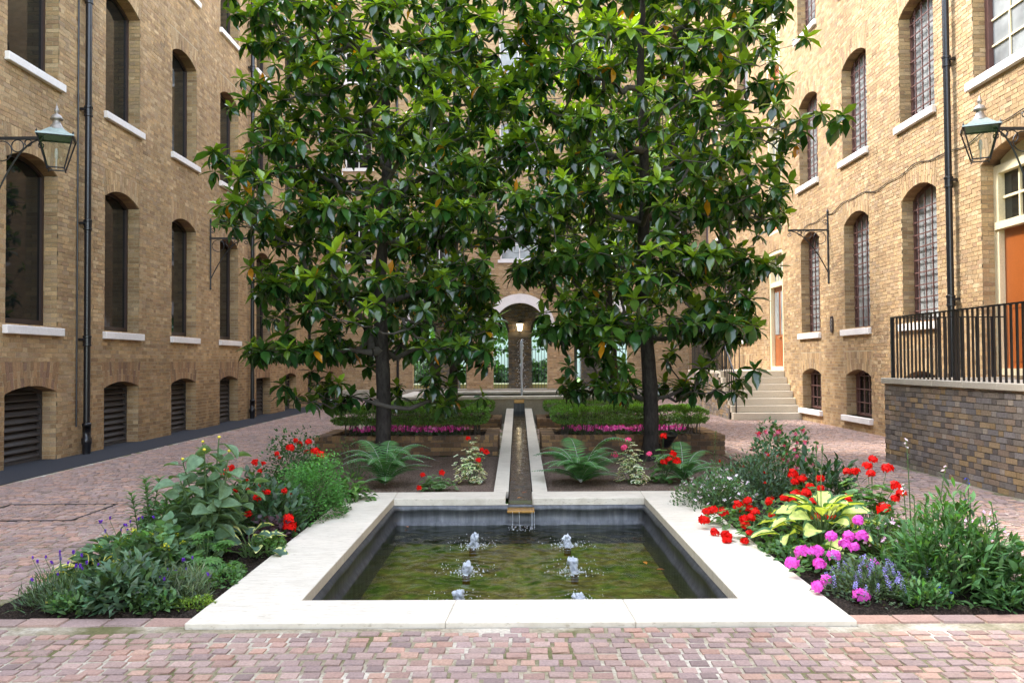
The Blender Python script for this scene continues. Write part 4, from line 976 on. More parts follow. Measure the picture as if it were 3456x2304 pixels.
g = Geo(); g.tube([(XL+.02, 14.62, .5), (XL+.02, 14.62, 13.4)], .014, 6); part('cable_conduit', g, M_IRON, label='thin conduit running beside the left drainpipe', cat='conduit')
g = Geo(); yy = np.linspace(11.5, 22.3, 60); g.tube(np.stack([np.full(60, XR-.018), yy, 5.28-.012*(yy-11.5)+.05*np.sin(yy*2.1)+.03*np.sin(yy*5.3)-.10*(yy > 20.3)*(yy-20.3)], -1), .009, 5); part('wall_cable', g, M_IRON, label='thin dark cable strung along the right wall', cat='cable')
def scroll(c, r, turns, a0, sgn, y, n=26):
    q = np.linspace(0, 1, n); rr = r*(1-.75*q); a = a0+sgn*turns*2*math.pi*q; return np.stack([c[0]+rr*np.cos(a), np.full(n, y), c[1]+rr*np.sin(a)], -1)
def bracket(t, xw, y, z, s, L):
    """Wrought arm: s is +1 when it reaches to the right of its wall."""
    g = Geo(); g.tube([(xw+s*.02, y, z-1.25), (xw+s*.02, y, z+.42)], .02, 8); g.lathe([(0, z-1.32), (.028, z-1.28), (.02, z-1.25)], 8, (xw+s*.02, y, 0)); g.lathe([(.02, z+.42), (.03, z+.45), (0, z+.53)], 8, (xw+s*.02, y, 0)); g.box((min(xw, xw+s*.03), y-.03, z-.05), (max(xw, xw+s*.03), y+.03, z+.05)); part('back_bar', g, M_IRON, t)
    g = Geo(); x0, x1 = sorted((xw, xw+s*L)); g.box((x0, y-.016, z-.022), (x1, y+.016, z+.022)); part('arm', g, M_IRON, t)
    g = Geo(); q = np.linspace(0, 1, 18); g.tube(np.stack([xw+s*(.03+(L-.05)*q), np.full(18, y), z-1.0*(1-q)**1.9-.02], -1), .013, 6)
    for cx, cz, r in ((.22*L, -.19, .15), (.52*L, -.115, .09), (.72*L, -.07, .05)):
        a = np.linspace(0, 2*math.pi, 22); g.tube(np.stack([xw+s*cx+r*np.cos(a), np.full(22, y), z+cz+r*np.sin(a)], -1), .009, 5, cap=False)
    g.tube(scroll((xw+s*(L-.02), z-.11), .055, 1.3, math.pi/2, s, y), .009, 5); g.tube(scroll((xw+s*.09, z+.2), .07, 1.4, -math.pi/2, -s, y), .009, 5); part('scroll', g, M_IRON, t)
def lantern(label, x, y, z, xw, s):
    t = thing('wall_lantern', label, 'lantern', (xw, y, z)); bracket(t, xw, y, z+.10, s, abs(x-xw)-.20)
    def sq(h, r): return [(x+a*r, y+b*r, z+h) for a, b in ((-1, -1), (1, -1), (1, 1), (-1, 1))]
    rot = R(24)
    def spin(V): V = np.array(V, float); c, sn = math.cos(rot*s), math.sin(rot*s); d = V-np.array([x, y, 0]); V[:, 0] = x+c*d[:, 0]-sn*d[:, 1]; V[:, 1] = y+sn*d[:, 0]+c*d[:, 1]; return V
    g = Geo(); B, T2 = spin(sq(-.36, .115)), spin(sq(.10, .235))
    for i in range(4):
        j = (i+1) % 4; g.tube([B[i], T2[i]], .011, 5); g.tube([B[i], B[j]], .011, 5); g.tube([T2[i], T2[j]], .016, 5)
        g.lathe([(0, T2[i][2]-.01), (.018, T2[i][2]+.02), (0, T2[i][2]+.07)], 6, (T2[i][0], T2[i][1], 0)); g.lathe([(0, B[i][2]-.035), (.014, B[i][2]-.02), (0, B[i][2])], 6, (B[i][0], B[i][1], 0))
    part('frame', g, M_IRON, t)
    for i in range(4): j = (i+1) % 4; g = Geo(); g.add([B[i], B[j], T2[j], T2[i]], [(0, 1, 2, 3)]); part('pane', g, M_CLEAR, t)
    g = Geo(); g.add(np.vstack([T2*np.array([1, 1, 1]), spin(sq(.235, .085))]), [(0,1,5,4),(1,2,6,5),(2,3,7,6),(3,0,4,7),(4,5,6,7)]); ov = spin(sq(.095, .255)); g.add(np.vstack([ov, spin(sq(.125, .245))]), [(0,1,5,4),(1,2,6,5),(2,3,7,6),(3,0,4,7)]); part('roof', g, M_COPPER, t)
    g = Geo(); g.lathe([(.105, z+.225), (.10, z+.25), (.085, z+.262), (.086, z+.275), (.07, z+.29), (.055, z+.33), (.05, z+.37), (.088, z+.372), (.085, z+.395), (.06, z+.435), (.025, z+.455), (.018, z+.47), (.035, z+.495), (.036, z+.51), (.02, z+.55), (.006, z+.59), (0, z+.63)], 16, (x, y, 0)); part('finial', g, M_GREYMETAL, t, smooth=True)
    g = Geo(); g.lathe([(.012, z-.36), (.012, z-.22), (.022, z-.2), (.026, z-.12), (.015, z-.06), (0, z-.05)], 10, (x, y, 0)); part('bulb', g, M_SILL, t, smooth=True)
lantern('copper-roofed square lantern on a scrolled bracket, left wall', -6.83, 12.2, 4.86, XL, 1)
lantern('copper-roofed square lantern on a scrolled bracket, right wall by the door', 6.83, 12.2, 4.88, XR, -1)
t = thing('lamp_bracket', 'empty black wrought iron bracket on the left wall beside the tree', 'bracket', (XL, 21.0, 4.8)); bracket(t, XL, 21.0, 4.78, 1, .95)
t = thing('lamp_bracket', 'empty black wrought iron bracket on the right wall between windows', 'bracket', (XR, 20.2, 4.8)); bracket(t, XR, 20.2, 4.75, -1, .98)
g = Geo(); a = np.linspace(0, 2*math.pi, 24); px = np.sign(np.cos(a))*np.abs(np.cos(a))**.6*.085; pz = np.sign(np.sin(a))*np.abs(np.sin(a))**.6*.2
V = np.concatenate([np.stack([np.full(24, XR-q), 20.05+px*k, 2.45+pz*k], -1) for q, k in ((0, 1), (.03, 1), (.03, .8), (.02, .78), (.02, 0.01))]); F = [(i*24+j, i*24+(j+1) % 24, (i+1)*24+(j+1) % 24, (i+1)*24+j) for i in range(4) for j in range(24)]; g.add(V, F)
t = thing('wall_plaque', 'small dark oval metal plaque between two right-hand windows', 'plaque', (XR, 20.05, 2.45)); part('plate', g, M_BRONZE, t)
g = Geo()
for z in (2.54, 2.45, 2.36): g.tube(np.stack([np.full(12, XR-.03), 20.05+.035*np.cos(np.linspace(0, 6.28, 12)), z+.035*np.sin(np.linspace(0, 6.28, 12))], -1), .008, 5)
part('relief', g, M_GREYMETAL, t)
# spotlight at the foot of the right tree
t = thing('garden_spotlight', 'black garden floodlight at the foot of the right front tree', 'spotlight', (2.42, 13.75, 0))
g = Geo(); q = np.linspace(0, 1, 9); ax = np.array([(-.06, 0, .0), (.06, 0, 0)]);
V = []
a = np.arange(18)*2*math.pi/18
for h, r in ((0, 0), (0, .07), (.05, .085), (.16, .10), (.20, .118), (.24, .118), (.24, .10), (.22, .0)): V.append(np.stack([2.42+.25*h+r*np.cos(a), 13.70-.45*h+r*np.sin(a)*.9, .20+.85*h+.3*r*np.sin(a)], -1))
V = np.concatenate(V); g.add(V, [(i*18+j, i*18+(j+1) % 18, (i+1)*18+(j+1) % 18, (i+1)*18+j) for i in range(7) for j in range(18)]); part('housing', g, M_BLACK, t)
g = Geo(); g.tube([(2.32, 13.68, .02), (2.31, 13.66, .25)], .012, 6); g.tube([(2.53, 13.68, .02), (2.54, 13.66, .25)], .012, 6); g.tube([(2.32, 13.68, .03), (2.53, 13.68, .03)], .012, 6); part('stand', g, M_BLACK, t)

# ------------------------------------------------------------------ trees
def frusta(g, A, B, ra, rb, n=5, C=(.5, .5, .5)):
    m = len(A)
    if m == 0: return
    T_ = norm(B-A); ref = np.where(np.abs(T_[:, 2:3]) > .8, np.array([[1., 0, 0]]), np.array([[0, 0, 1.]])); X = norm(np.cross(T_, ref)); Y = np.cross(T_, X); a = np.arange(n)*2*math.pi/n
    rg = lambda P, r: P[:, None]+r[:, None, None]*(X[:, None]*np.cos(a)[None, :, None]+Y[:, None]*np.sin(a)[None, :, None])
    V = np.concatenate([rg(A, ra), rg(B, rb)], 1); j = np.arange(n); q = (j+1) % n; F = np.stack([j, q, n+q, n+j], -1)
    g.add(V.reshape(-1, 3), (F[None]+np.arange(m)[:, None, None]*2*n).reshape(-1, 4), C)
DARKG, MIDG, LIME = np.array((.020, .066, .019)), np.array((.052, .165, .026)), np.array((.29, .46, .034))
def magnolia(label, bx, by, H, tr, Rf, npts, nsingle, zmin, keep, zbase=0.0, lsize=.238, z_bias=1.12, nleaf=(9, 14)):
    t = thing('magnolia_tree', label, 'tree', (bx, by, zbase))
    # trunk
    zz = np.arange(0, H+.01, .2); wx = bx+.05*np.sin(zz*.55+bx)+.03*np.sin(zz*1.7); wy = by+.05*np.sin(zz*.6+2)
    TP_ = np.stack([wx, wy, zbase+zz], -1); rad = tr*(1-.80*(zz/H)**.9); rad[0] *= 1.45; rad[1] *= 1.12
    nodes = [p for p in TP_]; par = [-1]+list(range(len(TP_)-1)); ntr = len(TP_); root = [-1]*ntr
    # whorl positions through the crown
    P = []
    while len(P) < npts:
        z = zmin+(H+.5-zmin)*rng.random()**z_bias; z += .19*math.sin(z*2*math.pi/.98+bx); ph = rng.random()*2*math.pi; r = Rf(z, ph)*(.22+.78*math.sqrt(rng.random()))
        p = np.array([bx+r*math.cos(ph), by+r*math.sin(ph), zbase+z])
        if keep(p): P.append(p)
    P = np.array(P); order = np.argsort(np.hypot(P[:, 0]-bx, P[:, 1]-by)); tips = []
    NA = np.zeros((ntr+npts*5, 3)); NA[:ntr] = TP_; cnt = ntr; rr = np.zeros(ntr+npts*5)
    for i in order:
        p = P[i]; rp = math.hypot(p[0]-bx, p[1]-by); Q = NA[:cnt]; d = Q-p; dist = np.linalg.norm(d, axis=1)
        cost = dist+.9*np.maximum(0, d[:, 2]+.05)+1.2*np.maximum(0, rr[:cnt]-rp+.05)+.35*np.maximum(0, -d[:, 2]-.5)
        cost[:ntr] += .25; cost[:2] += 5
        j = int(np.argmin(cost)); a = Q[j].copy(); L = dist[j]; k = 2 if L < .35 else 3 if L < .9 else 4; prev = j
        for s in range(1, k+1):
            f = s/k; q = a+(p-a)*f; q[2] += (-.13*L*math.sin(f*math.pi)); q += (0 if s == k else .045*L)*rng.normal(size=3); NA[cnt] = q; rr[cnt] = math.hypot(q[0]-bx, q[1]-by); par.append(prev); root.append(root[prev] if prev >= ntr else cnt); prev = cnt; cnt += 1
        tips.append((cnt-1, p))
    par = np.array(par); root = np.array(root); w_ = np.zeros(cnt)
    for c, p in tips: w_[c] = 1
    for c in range(cnt-1, ntr-1, -1):
        if par[c] >= ntr: w_[par[c]] += w_[c]
    rad_n = np.minimum(.0048*np.maximum(w_, 1)**.52, .075); rad_n[:ntr] = rad
    g = Geo(); a = np.arange(14)*2*math.pi/14; g.tube(TP_, rad*(1+.04*rng.normal(size=len(rad))), 14); part('trunk', g, M_BARK, t, smooth=True)
    A_, B_ = NA[par[ntr:cnt]], NA[ntr:cnt]; ra, rb = rad_n[par[ntr:cnt]], rad_n[ntr:cnt]; ra = np.where(par[ntr:cnt] < ntr, rb*1.25, np.minimum(ra, rb*1.5)); rt = root[ntr:cnt]; rest = np.zeros(len(rt), bool)
    for r_ in np.unique(rt):
        m = rt == r_
        if w_[r_] >= 6: g = Geo(); frusta(g, A_[m], B_[m], ra[m], rb[m], 6); part('branch', g, M_TWIG, t, smooth=True)
        else: rest |= m
    g = Geo(); frusta(g, A_[rest], B_[rest], ra[rest], rb[rest], 5); part('twig', g, M_TWIG, t, kind='stuff', smooth=True)
    # leaves in whorls
    LP, LD, LN, LL, LW, LB_, LC = [], [], [], [], [], [], []
    for c, p in tips:
        ax = norm(np.array([.34*(p[0]-bx)/2.2, .34*(p[1]-by)/2.2, .92])+.20*rng.normal(size=3)); ref = rand_unit(1)[0]; X = norm(np.cross(ax, ref)); Y = np.cross(ax, X)
        n = int(rng.integers(*nleaf)); k = np.arange(n); ph = k*2.39996+rng.random()*6; f = (k+.5)/n
        th = np.radians(24+124*f**.95+9*rng.normal(size=n)); Rr = X*np.cos(ph)[:, None]+Y*np.sin(ph)[:, None]
        D = ax*np.cos(th)[:, None]+Rr*np.sin(th)[:, None]; D[:, 2] -= .16*f; N = ax*np.sin(th)[:, None]-Rr*np.cos(th)[:, None]
        L = lsize*(.72+.36*np.sin(np.clip(f*1.2, 0, 1)*math.pi*.75))*(1+.17*rng.normal(size=n))*(1+.08*rng.normal())
        yt = np.clip(1.35-1.8*f+.18*rng.normal(size=n), 0, 1)[:, None]*np.clip(.42+.09*(p[2]-3)+.25*rng.normal(), .08, 1); base = DARKG*(1+.25*rng.normal(size=(n, 1)))  # young leaves lime; the rise with height puts crown-top light into colour
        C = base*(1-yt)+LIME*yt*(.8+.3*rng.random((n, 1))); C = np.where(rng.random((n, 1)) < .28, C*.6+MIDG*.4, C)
        od = rng.random(n) < .005*(1+2*(f > .6)); C[od] = np.array(srgb(206, 140, 30))*(.6+.5*rng.random((od.sum(), 1)))
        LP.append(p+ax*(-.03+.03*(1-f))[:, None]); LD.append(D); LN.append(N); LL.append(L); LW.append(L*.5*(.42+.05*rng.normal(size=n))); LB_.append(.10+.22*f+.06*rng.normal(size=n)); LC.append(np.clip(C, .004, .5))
    LP, LD, LN, LL, LW, LB_, LC = [np.concatenate(x) for x in (LP, LD, LN, LL, LW, LB_, LC)]
    single = np.zeros(len(LP), bool)
    if nsingle:
        d = np.hypot(LP[:, 0], LP[:, 1]); inv = LP[:, 2]+0 < 7.0; sc = np.where(inv, d+.5*rng.random(len(d)), 99); single[np.argsort(sc)[:nsingle]] = True
        var = []
        for q in range(18):
            g = Geo(); y = (q % 6)/5; leaf_batch(g, [(0, 0, 0)], (0, 1, 0), (0, 0, 1), 1., .5*.42, .06+.10*(q//6), .32, [tuple(DARKG*(1-y)+LIME*y*.9)]); var.append(g.mesh('leaf', M_MAGN, True))
        for i in np.where(single)[0]:
            D = Vector(LD[i]).normalized(); S_ = D.cross(Vector(LN[i])).normalized(); N = S_.cross(D); y = min(5, int(np.clip((LC[i][1]-.06)/.2, 0, .99)*6)); b_ = min(2, max(0, int((LB_[i]-.06)/.1)))
            M = Matrix(((S_.x, D.x, N.x, LP[i][0]), (S_.y, D.y, N.y, LP[i][1]), (S_.z, D.z, N.z, LP[i][2]), (0, 0, 0, 1))) @ Matrix.Scale(float(LL[i]), 4)
            inst('leaf', var[b_*6+y], M, t)
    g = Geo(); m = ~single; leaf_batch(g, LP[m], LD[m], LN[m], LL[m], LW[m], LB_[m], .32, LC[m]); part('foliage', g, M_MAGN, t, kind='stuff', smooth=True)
    return t
def prof_r(pts): zs, rs = zip(*pts); return lambda z: float(np.interp(z, zs, rs))
pl = prof_r([(1.0, 1.35), (1.6, 2.0), (2.6, 2.1), (4.0, 2.35), (5.5, 2.35), (7.5, 2.4), (9, 1.6), (10.2, .5)])
pr = prof_r([(1.0, 1.3), (1.6, 1.75), (2.6, 2.0), (4.0, 2.2), (5.2, 2.35), (7.5, 2.25), (9, 1.5), (10.2, .5)])
Rl = lambda z, ph: pl(z)*(1+.10*math.sin(3*ph+z*2.1)+.07*math.sin(5*ph-z*3.3)+.22*math.exp(-((z-3.5)/.4)**2)*max(0, -math.cos(ph-.5))**8+.16*math.exp(-((z-4.4)/2.4)**2)*max(0, math.cos(ph))**4); Rr_ = lambda z, ph: pr(z)*(1+.10*math.sin(3*ph+1+z*1.9)+.07*math.sin(5*ph+z*3.1)+.32*math.exp(-((z-4.9)/.4)**2)*max(0, math.cos(ph+.45))**8+.16*math.exp(-((z-4.4)/2.4)**2)*max(0, -math.cos(ph))**4)
def keep_front(p):
    lx = p[0]*13./max(p[1], 1)            # open gap along the axis of the court, over the rill
    if abs(lx-.05) < (.34 if p[2] > 1.95 else .42) and p[2] < 2.95: return False
    if p[2] < 1.75 and rng.random() < .5: return False
    if p[2] < 1.9 and abs(abs(p[0])-2.1) < .5 and p[1] < 13.6: return False
    return not (p[2] < 2.2 and p[1] < 12.0 and rng.random() < .5)
magnolia('tall glossy-leaved magnolia tree in front of the left planter', -2.14, 13.3, 9.8, .128, Rl, 1500, 300, 1.12, keep_front)
magnolia('tall glossy-leaved magnolia tree in front of the right planter', 2.08, 13.4, 9.8, .132, Rr_, 1500, 300, 1.12, keep_front)
pb = prof_r([(2.0, 1.2), (3.0, 1.7), (5, 2.0), (8, 1.9), (9.6, .5)]); Rb = lambda z, ph: pb(z)*(1+.12*math.sin(3*ph+z*2.0))
def keep_back(p):
    lx = p[0]; return not (abs(lx-.05) < .9 and p[2] < 4.4)
magnolia('magnolia tree with slender trunk behind the left hedges', -1.6, 20.7, 9.2, .12, Rb, 480, 0, 2.1, keep_back, .2)
magnolia('magnolia tree with slender trunk behind the right hedges', 2.35, 20.7, 9.2, .12, Rb, 480, 0, 2.1, keep_back, .2)
# trees, bushes and a pale building in the garden beyond the loggia
def far_tree(label, x, y, H, r, n, col, z0=.25, nm='garden_tree', cat='tree'):
    t = thing(nm, label, cat, (x, y, 0)); g = Geo(); g.tube([(x, y, -.05), (x+.1, y, H*.3), (x+.15, y+.1, H*.75)], [.05*H**.5, .04*H**.5, .01], 8); part('trunk', g, M_BARK, t, smooth=True)
    g = Geo(); q = rand_unit(n); s = (.45+.55*rng.random((n, 1))**.6)*(1+.18*np.sin(q[:, :1]*7+q[:, 1:2]*5)); c = np.array([x, y, H*(z0+(1-z0)/2)]); P = c+q*s*np.array([r, r, H*(1-z0)/2]); D = norm(q+rand_unit(n)*.8); leaf_batch(g, P, D, norm(q+[0, 0, .6]+.4*rand_unit(n)), .34+.12*rng.random(n), .13, .2, .2, vary(col, n, .25), SMALL); part('crown', g, M_LEAF, t, kind='stuff'); return t
far_tree('bright green tree seen through the left loggia arch', -2.6, 58, 9, 4.2, 3800, (.05, .115, .02)); far_tree('bright green tree seen through the right loggia arch', 4.2, 62, 9.5, 4.6, 3800, (.045, .11, .02)); far_tree('dark green tree far beyond the loggia', -9, 66, 10, 4.8, 3200, (.03, .08, .02)); far_tree('light green tree far to the right beyond the loggia', 11, 60, 9, 4.5, 3200, (.05, .11, .02))
for i, (x, s_) in enumerate(((-6.2, 'far left'), (-2.2, 'left of centre'), (1.9, 'right of centre'), (6.0, 'far right'))): far_tree('rounded garden bush %s beyond the iron gates' % s_, x, 53+.6*i, 1.5, 1.6, 1100, (.03, .07, .02), 0, 'garden_bush', 'bush')
t = thing('garden_building', 'low pale building beyond the garden lawn', 'building', (0, 84, 0)); boxpart('wall', (-22, 84, 0), (22, 88, 6.2), simple('pale_blue_render', srgb(150, 158, 158), .6), t); boxpart('roof', (-22.3, 83.7, 6.2), (22.3, 88.3, 6.5), M_GREYMETAL, t)
for x in range(-20, 21, 4): boxpart('window', (x-.9, 83.94, 1.2), (x+.9, 84.02, 3.0), M_GLASS, t)
t = thing('garden_wall', 'low brick garden wall in front of the lawn beyond the gates', 'wall', (0, 47, 0)); boxpart('wall', (-9, 47, -.02), (9, 47.25, .32), M_CORE, t); boxpart('coping', (-9.02, 46.97, .32), (9.02, 47.28, .38), M_STEP, t)

# ------------------------------------------------------------------ bedding plants
def mound(g, c, rx, ry, h, n, L, W, col, prof=LANCE, up=.45, shell=.45, bend=.3, fold=.25, z0=.0, cv=.22, jit=.55, disc=None):
    q = rng.normal(size=(n, 3)); q[:, 2] = np.abs(q[:, 2]); q = norm(q); s = (shell+(1-shell)*rng.random((n, 1))**.6)*(1+.13*np.sin(q[:, :1]*6+c[0]*9)+.10*np.sin(q[:, 1:2]*8+c[1]*7))
    P = np.array(c)+q*s*np.array([rx, ry, h])+np.array([0, 0, z0]); D = norm(q*(1-up)*np.array([1, 1, .6])+np.array([0, 0, up])+jit*rand_unit(n)*.8); N = norm(np.array([0, 0, 1.])+.5*q+.35*rand_unit(n))
    if disc is not None: disc_batch(g, P, N, L*(.7+.6*rng.random(n)), vary(col, n, cv), vary(disc, n, cv*.6), .22)
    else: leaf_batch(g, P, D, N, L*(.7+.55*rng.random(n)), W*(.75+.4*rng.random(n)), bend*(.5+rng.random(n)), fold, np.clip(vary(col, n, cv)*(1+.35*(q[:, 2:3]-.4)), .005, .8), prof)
    return P
def stalks(g, c, ends, r=.004, lift=.0):
    for e_ in ends:
        e_ = np.asarray(e_, float); b = np.array([c[0]+.25*(e_[0]-c[0])+.01*rng.normal(), c[1]+.25*(e_[1]-c[1])+.01*rng.normal(), .0]); m = (b+e_)/2+.012*rng.normal(size=3); m[0] -= .12*(e_[0]-c[0]); m[1] -= .12*(e_[1]-c[1])
        g.tube([b, m, e_], [r*1.2, r, r*.8], 5)
def heads(t, meshes, pts, smin=.85, smax=1.2, nm='flower', tilt=.5):
    for p in pts:
        M = Matrix.Translation(Vector(p)) @ Matrix.Rotation(rng.random()*6.28, 4, 'Z') @ Matrix.Rotation(tilt*(rng.random()-.3), 4, 'X') @ Matrix.Scale(smin+(smax-smin)*rng.random(), 4); inst(nm, meshes[rng.integers(0, len(meshes))], M, t)
RED = [flower_head(15, .027, .024, srgb(222, 20, 10), 1.25, .25).mesh('flower', M_PETAL, True) for _ in range(3)]
MAG = [flower_head(15, .032, .027, srgb(236, 96, 210), 1.2, .25).mesh('flower', M_PETAL, True) for _ in range(3)]
PINKH = [flower_head(11, .022, .021, srgb(240, 92, 140), 1.2, .25).mesh('flower', M_PETAL, True) for _ in range(2)]
REDS = [flower_head(7, .012, .024, srgb(214, 26, 16), 1.3, .5).mesh('flower', M_PETAL, True) for _ in range(3)]
WHT = [flower_head(1, .004, .017, srgb(246, 232, 240), .5, .35).mesh('flower', M_PETAL, True) for _ in range(2)]
PNKS = [flower_head(2, .006, .016, srgb(240, 206, 228), .8, .35).mesh('flower', M_PETAL, True) for _ in range(2)]
VIO = []
for k in range(3):
    g = Geo(); n = 22; f = np.arange(n)/n; a = np.arange(n)*2.4; leaf_batch(g, np.stack([.002*np.cos(a), .002*np.sin(a), .020*f], -1), np.stack([np.cos(a), np.sin(a), .6+f], -1), (0, 0, 1), .010, .0045, .1, .1, vary(srgb(120, 62, 190), n, .2), SMALL); VIO.append(g.mesh('flower', M_PETAL, True))
BLU = []
for k in range(3):
    g = Geo(); n = 26; f = np.arange(n)/n; a = np.arange(n)*2.4; leaf_batch(g, np.stack([.007*np.cos(a), .007*np.sin(a), .085*f], -1), np.stack([np.cos(a), np.sin(a), .4+f], -1), (0, 0, 1), .013, .006, .1, .1, vary(srgb(158, 152, 214), n, .2), SMALL); BLU.append(g.mesh('flower', M_PETAL, True))
LOB = [flower_head(3, .012, .009, srgb(70, 84, 220), 1.2, .3).mesh('flower', M_PETAL, True) for _ in range(2)]
def top_pts(P, k, lift=.03, hi=.5):
    z = P[:, 2]; c = np.where(z > np.quantile(z, hi))[0]; return P[rng.choice(c, k)]+np.array([0, 0, lift])
def pelargonium(name, label, c, rx, ry, h, nl, fl, hd, rim=None, group=None, lr=.040, smin=1.1, smax=1.55):
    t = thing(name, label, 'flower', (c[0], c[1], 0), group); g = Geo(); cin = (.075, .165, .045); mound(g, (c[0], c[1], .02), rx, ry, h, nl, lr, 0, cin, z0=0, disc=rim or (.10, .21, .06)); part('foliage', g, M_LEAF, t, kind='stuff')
    g = Geo(); stalks(g, c, fl, .0035); P = np.array(c)[None, :2]+rng.normal(size=(9, 2))*np.array([rx, ry])*.4; stalks(g, c, [(p[0], p[1], h*(.5+.4*rng.random())) for p in P], .005); part('stem', g, M_STEM, t, kind='stuff'); heads(t, hd, fl, smin, smax); return t
def bush(name, label, cat, c, rx, ry, h, n, L, W, col, mat=M_LEAF, prof=LANCE, fl=None, hd=None, fs=(.85, 1.2), lift=.02, stems=10, up=.45, shell=.4, hi=.5, bend=.3, explicit=None, ft=.8):
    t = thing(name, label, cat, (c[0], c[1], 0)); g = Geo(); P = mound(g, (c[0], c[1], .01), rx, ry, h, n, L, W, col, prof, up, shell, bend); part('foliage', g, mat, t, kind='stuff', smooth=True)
    g = Geo(); pts = top_pts(P, fl, lift, hi) if fl else np.zeros((0, 3))
    if explicit is not None: pts = np.vstack([pts, np.array(explicit)])
    stalks(g, c, P[rng.choice(len(P), stems)], .004)
    if len(pts): stalks(g, c, pts, .0022); heads(t, hd, pts, *fs, tilt=ft)
    part('stem', g, M_STEM, t, kind='stuff'); return t
def big_leaf(L, W, edge, inner, margin=.7, cup=.18, bend=.35, nx=8, ny=9, wave=.0, vein=.12):
    """One broad ribbed leaf along +Y, its base at the origin."""
    s = np.linspace(-1, 1, nx+1); t_ = np.linspace(0, 1, ny+1); wd = np.interp(t_, [0, .06, .25, .5, .8, 1], [.05, .35, .9, 1, .62, .02]); Sg, Tg = np.meshgrid(s, t_); Wg = wd[:, None]
    X = W*Sg*Wg; Y = L*Tg*(1-.25*bend*Tg); Z = cup*W*np.abs(Sg)**1.4*Wg*2-bend*L*Tg**2+wave*np.sin(Tg*14+Sg*2)*Sg**2*L+.05*W*np.cos(Sg*math.pi*4)*Wg*vein*4
    V = np.stack([X, Y, Z], -1).reshape(-1, 3); i = (np.arange(ny)[:, None]*(nx+1)+np.arange(nx)[None]).ravel(); F = np.stack([i, i+1, i+nx+2, i+nx+1], -1)
    fs = np.abs((s[:-1]+s[1:])/2)[None]+0*t_[:-1, None]; ft = ((t_[:-1]+t_[1:])/2)[:, None]+0*fs; e_ = (fs+.10*rng.normal(size=fs.shape) > margin) | (ft > .93)
    C = np.where(e_[..., None], np.array(edge), np.array(inner)).reshape(-1, 3)*(1+.07*rng.normal(size=(nx*ny, 1))); g = Geo(); g.add(V, F, np.clip(C, 0, 1)); return g
def leaf_matrix(p, D, roll=0):
    D = Vector(D).normalized(); S_ = D.cross(Vector((0, 0, 1))); S_ = S_.normalized() if S_.length > .01 else Vector((1, 0, 0)); N = S_.cross(D); return Matrix(((S_.x, D.x, N.x, p[0]), (S_.y, D.y, N.y, p[1]), (S_.z, D.z, N.z, p[2]), (0, 0, 0, 1))) @ Matrix.Rotation(roll, 4, 'Y')
def hosta(label, c, n, spread, h, L, W, edge, inner, margin, seedrot=0, fl=0):
    t = thing('hosta_plant', label, 'plant', (c[0], c[1], 0)); vs_ = [big_leaf(L*(.85+.3*rng.random()), W*(.9+.2*rng.random()), edge, inner, margin, .22, .28+.3*rng.random(), wave=.02).mesh('leaf', M_LEAF, True) for _ in range(6)]; g = Geo()
    for k in range(n):
        f = (k+.5)/n; ph = k*2.39996+seedrot; el = .95-1.0*f; r = spread*(.12+.55*f); z = h*(1-.70*f**1.3); p = (c[0]+r*math.cos(ph), c[1]+r*math.sin(ph), z); inst('leaf', vs_[rng.integers(0, 6)], leaf_matrix(p, (math.cos(ph), math.sin(ph), el+.12*rng.normal()), .3*rng.normal()), t); g.tube([(c[0]+.03*math.cos(ph), c[1]+.03*math.sin(ph), 0), (c[0]+.5*r*math.cos(ph), c[1]+.5*r*math.sin(ph), z*.7), p], [.007, .006, .005], 5)
    for k in range(fl): g.tube([(c[0], c[1], 0), (c[0]+.04*k-.03, c[1]+.02, h*1.6), (c[0]+.05*k-.02, c[1]+.03, h*2.3)], [.005, .004, .003], 5); g.lathe([(0, h*2.3-.02), (.012, h*2.3+.02), (0, h*2.3+.07)], 6, (c[0]+.05*k-.02, c[1]+.03, 0))
    part('stem', g, M_STEM, t, kind='stuff'); return t
def fern(label, c, n, L, rise=.75, az0=0.0, col=(.09, .215, .07)):
    t = thing('fern', label, 'fern', (c[0], c[1], 0))
    for k in range(n):
        ph = az0+k*2.39996; Lf = L*(.75+.4*rng.random()); ri = rise*(.28+.9*rng.random()); q = np.linspace(0, 1, 26); r = Lf*(.48*q+.42*q**2); z = .03+Lf*ri*(1.5*q-1.02*q**2.1)
        Pm = np.stack([c[0]+r*math.cos(ph), c[1]+r*math.sin(ph), z], -1); Tn = norm(np.gradient(Pm, axis=0)); sd = np.array([-math.sin(ph), math.cos(ph), 0]); up = np.cross(Tn, sd); up = np.where(up[:, 2:3] < 0, -up, up); ln = .235*Lf*np.interp(q, [0, .08, .18, .45, .8, 1], [0, .35, .75, 1, .5, .06]); g = Geo(); g.tube(Pm, np.linspace(.004, .0012, 26), 4)
        for s in (-1, 1):
            for sub in (0,):
                m = np.arange(2, 25); Pp = Pm[m]+sub*(Pm[m+1]-Pm[m]); D = norm(s*sd+.42*Tn[m]+.02*rng.normal(size=(23, 3))-np.array([0, 0, .12])); leaf_batch(g, Pp, D, up[m], ln[m]*(1+.05*rng.normal(size=23)), .0092*Lf/.55, .12, .1, vary(col, 23, .12), (np.array([0, .15, .6, 1.]), np.array([.6, 1., .7, .05])))
        part('frond', g, M_FERN, t, smooth=True)
    return t
